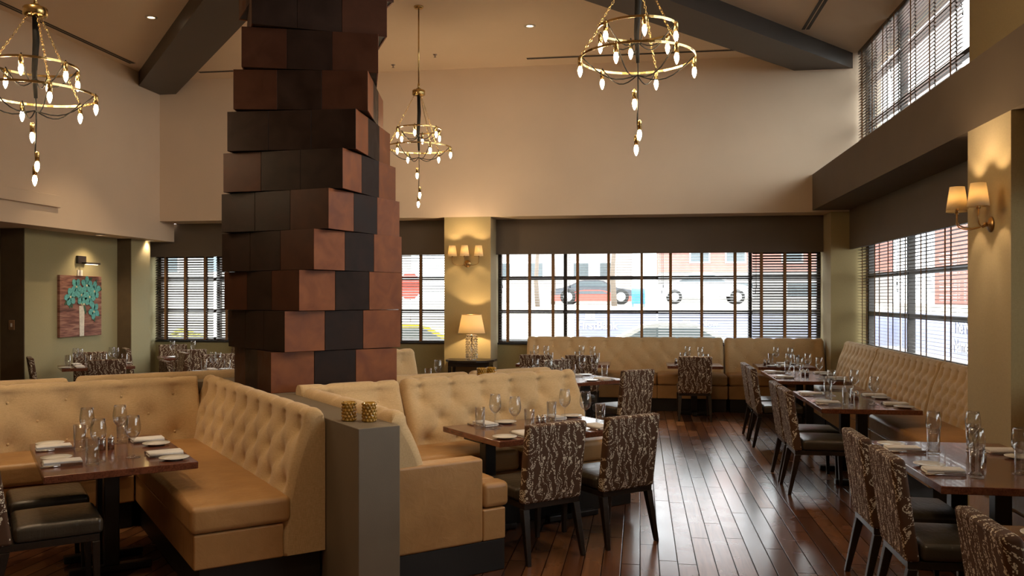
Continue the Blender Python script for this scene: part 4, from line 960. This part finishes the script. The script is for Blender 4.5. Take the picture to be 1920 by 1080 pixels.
CH = [make_chandelier(1.0), make_chandelier(1.18), make_chandelier(1.05)]
for r, (x, y, z, lab, rot) in zip(CH, ((-4.346, 5.618, 3.83, 'brass two ring chandelier at the left frame edge', R(20)), (-2.796, 10.603, 4.37, 'farthest brass chandelier hanging right of the wooden column', R(5)), (-.019, 6.165, 4.09, 'brass two ring chandelier at the top right of centre', R(10)))):
    r.location = (x, y, z); r.rotation_euler = (0, 0, rot); tag(r, lab, 'chandelier', 'brass ring chandeliers')
    b = B(); b.tube([(0, 0, .05), (0, 0, ZC - z - .02)], .009, 8); b.tube([(0, 0, .05), (0, 0, .11)], .014, 8); b.build('rod', 'brass', r)
    b = B(); b.lathe([(0, ZC - z - .03), (.05, ZC - z - .03), (.062, ZC - z - .012), (.062, ZC - z - .001), (0, ZC - z - .001)], 24); b.build('canopy', 'brass', r)

# ------------------------------------------------------------------ wall sconces, table lamp
def sconce(loc, rz, lab, w=9):
    r = empty('wall_sconce', loc, rz, lab, 'wall light', 'three arm wall sconces')    # local -y points into the room
    b = B(); b.lathe([(0, .034), (.012, .034), (.022, .024), (.045, .018), (.058, .008), (.06, .001), (0, .001)], 28, M=Matrix.Rotation(PI / 2, 4, 'X')); b.ball((0, -.04, 0), .018, 12, 8); b.build('backplate', 'old_brass', r)
    for k, sx in enumerate((-.215, .0, .215)):
        dy = -.17 if sx else -.24
        pts = [(0, -.035, 0)] + [(sx * t, -.035 + (dy + .035) * t, -.03 * math.sin(PI * t) if sx else -.03 * math.sin(PI * t)) for t in (.25, .5, .75, .92)] + [(sx, dy, .02), (sx, dy, .10)]
        b = B(); b.tube(pts, .0055, 8); b.lathe([(0, .10), (.016, .10), (.012, .115), (.012, .165), (0, .165)], 12, (sx, dy, 0)); arm = b.build('arm', 'old_brass', r)
        b = B(); b.lathe([(.076, .115), (.052, .285), (.0505, .285), (.0745, .115)], 28, (sx, dy, 0), closed=True); sh = b.build('lamp_shade', 'lamp_shade_cloth', r)
        b = B(); b.lathe([(0, .1655), (.010, .168), (.014, .19), (.008, .215), (0, .225)], 10, (sx, dy, 0)); b.build('bulb', 'lamp_bulb_glow', arm)
        light('sconce_lamp', 'POINT', (sx, dy, .235), w, (1, .70, .40), .012, r)
    return r
sconce((-2.77, 13.598, 2.30), 0, 'three shade brass sconce on the gold pier above the table lamp')
sconce((2.608, 6.87, 2.30), -PI / 2, 'three shade brass sconce on the right hand pier')
r = empty('console_table', (-2.67, 13.30, 0), 0, 'dark console table holding the glass lamp', 'console table')
b = B(); b.prism([(-.39, .27), (-.39, -.02), (-.30, -.2), (-.15, -.27), (.15, -.27), (.30, -.2), (.39, -.02), (.39, .27)], .735, .765, axis='z'); b.build('top', 'dark_wood', r)
b = B(); b.box(-.33, .33, -.12, .25, .66, .734); b.build('apron', 'dark_wood', r)
for sx in (-.31, .31):
    for y in (-.1, .23): b = B(); b.taper((sx, y, .659), (sx, y, 0), (.045, .045), (.03, .03)); b.build('leg', 'dark_wood', r)
r = empty('table_lamp', (-2.64, 13.28, .7655), 0, 'glass bead table lamp with a glowing cream shade', 'table lamp')
b = B(); b.lathe([(0, 0), (.085, 0), (.085, .012), (.02, .018), (.012, .02), (.012, .40), (0, .40)], 20); b.lathe([(0, .385), (.09, .385), (.09, .395), (0, .395)], 20); b.build('stem', 'steel', r)
b = B()
for j in range(9):
    for k in range(10):
        a = 2 * PI * (k + .5 * (j % 2)) / 10; b2 = bmesh.new(); bmesh.ops.create_icosphere(b2, subdivisions=1, radius=.019); b.merge(b2, Matrix.Translation((.082 * math.cos(a), .082 * math.sin(a), .04 + j * .04)))
b.build('glass_beads', 'crystal', r)
b = B(); b.lathe([(.215, .42), (.155, .715), (.1535, .715), (.2135, .42)], 40, closed=True); b.build('lamp_shade', 'lamp_shade_cloth', r)
b = B(); b.ring(.2155, .003, .42, 40, 6); b.ring(.1555, .003, .715, 40, 6); b.build('shade_trim', 'old_brass', r)
b = B(); b.lathe([(0, .43), (.012, .43), (.028, .48), (.026, .51), (0, .53)], 12); b.build('bulb', 'lamp_bulb_glow', r)
light('table_lamp_light', 'POINT', (0, 0, .57), 22, (1, .70, .38), .02, r)

# ------------------------------------------------------------------ painting and wall fittings
simple('petal_teal', (.10, .38, .36), .6, var=.35, nscale=40); simple('leaf_green', (.03, .09, .04), .6, var=.3); simple('vase_white', (.72, .66, .54), .6, var=.15, nscale=30); simple('blossom_cream', (.62, .62, .38), .6, var=.2)
m, n, out = nt('canvas_brown'); p = principled(n, out, .7)
a = N(n, 'ShaderNodeTexNoise', i_Scale=1, i_Detail=6, i_Distortion=1.0); n.links.new(coords(n, (3, 3, 26)), a.inputs['Vector'])
rp = ramp(n, a.outputs['Fac'], [(.30, (.07, .022, .014)), (.45, (.20, .075, .05)), (.6, (.33, .15, .10)), (.75, (.38, .24, .17))]); n.links.new(rp.outputs['Color'], p.inputs['Base Color'])
r = empty('flower_painting', (-8.649, 12.15, 1.62), PI / 2, 'canvas painting of teal flowers in a white vase', 'painting')  # local x -> +Y world, local -y -> +X
b = B(); b.box(-.50, .50, -.045, -.001, -.47, .47, .003); b.build('canvas', 'canvas_brown', r)
def petal(bb, cx, cz, L, w, ang, y):
    pts = [(0, 0), (L * .3, w * .42), (L * .65, w * .5), (L * .95, w * .25), (L, 0), (L * .95, -w * .25), (L * .65, -w * .5), (L * .3, -w * .42)]
    ca, sa = math.cos(ang), math.sin(ang); bb.prism([(cx + x * ca - z * sa, cz + x * sa + z * ca) for x, z in pts], y - .003, y)
b = B(); b.prism([(-.06, .0), (.07, .0), (.055, -.47), (-.045, -.47)], -.050, -.0455); b.build('vase', 'vase_white', r)
rp_ = random.Random(5); fl_ = ((-.27, .14), (-.13, .29), (.0, .15), (.12, .33), (.20, .12), (.33, .25), (.30, -.08), (.05, .04))
b = B()
for i, (cx, cz) in enumerate(fl_):
    for k in range(3): petal(b, cx, cz, .175, .055, rp_.uniform(0, 2 * PI), -.0465 - .0001 * i)
b.build('leaves', 'leaf_green', r)
b = B()
for i, (cx, cz) in enumerate(fl_[:7]):
    a0 = rp_.uniform(0, 1)
    for k in range(5): petal(b, cx, cz, .140, .100, a0 + 2 * PI * k / 5 + rp_.uniform(-.15, .15), -.0495 - .0002 * i)
b.build('petals', 'petal_teal', r)
b = B()
for i, (cx, cz) in enumerate(fl_): petal(b, cx - .02, cz, .04, .035, rp_.uniform(0, 6), -.0525)
for k in range(8): petal(b, .02, -.0 + .0 * k, .10, .015, R(40 + 14 * k), -.0475)
b.build('blossom_centres', 'blossom_cream', r)
r = empty('picture_light', (-8.649, 12.20, 2.30), PI / 2, 'dark picture light mounted above the painting', 'picture light')
b = B(); b.box(-.12, .08, -.04, -.001, -.02, .10, .004); b.build('mount', 'dark_wood', r)
b = B(); b.box(-.10, .26, -.16, -.12, -.03, .0, .004); b.box(-.03, .0, -.12, -.04, -.02, .0); b.build('bar', 'dark_wood', r)
b = B(); b.box(-.07, .20, -.155, -.125, -.034, -.0305); b.build('lens', 'downlight_glow', r)
b = B(); b.box(-.06, .06, -.012, -.001, -.08, .08, .003); o = b.build('wall_outlet', 'white_plastic'); o.location = (-8.649, 12.17, 2.10); o.rotation_euler = (0, 0, PI / 2); tag(o, 'white wall outlet between the picture light and the painting', 'outlet')
b = B(); b.box(-.016, .016, -.018, -.0125, .01, .05, .002); b.box(-.016, .016, -.018, -.0125, -.05, -.01, .002); b.build('socket', 'white_plastic', o)
b = B(); b.box(-.045, .045, -.01, -.001, -.07, .07, .003); o = b.build('light_switch', 'tape_cloth'); o.location = (-8.84, 10.954, 1.36); tag(o, 'small brown light switch plate on the dark left wall edge', 'switch')
b = B(); b.box(-.012, .012, -.016, -.0105, -.025, .025, .002); b.build('toggle', 'white_plastic', o)
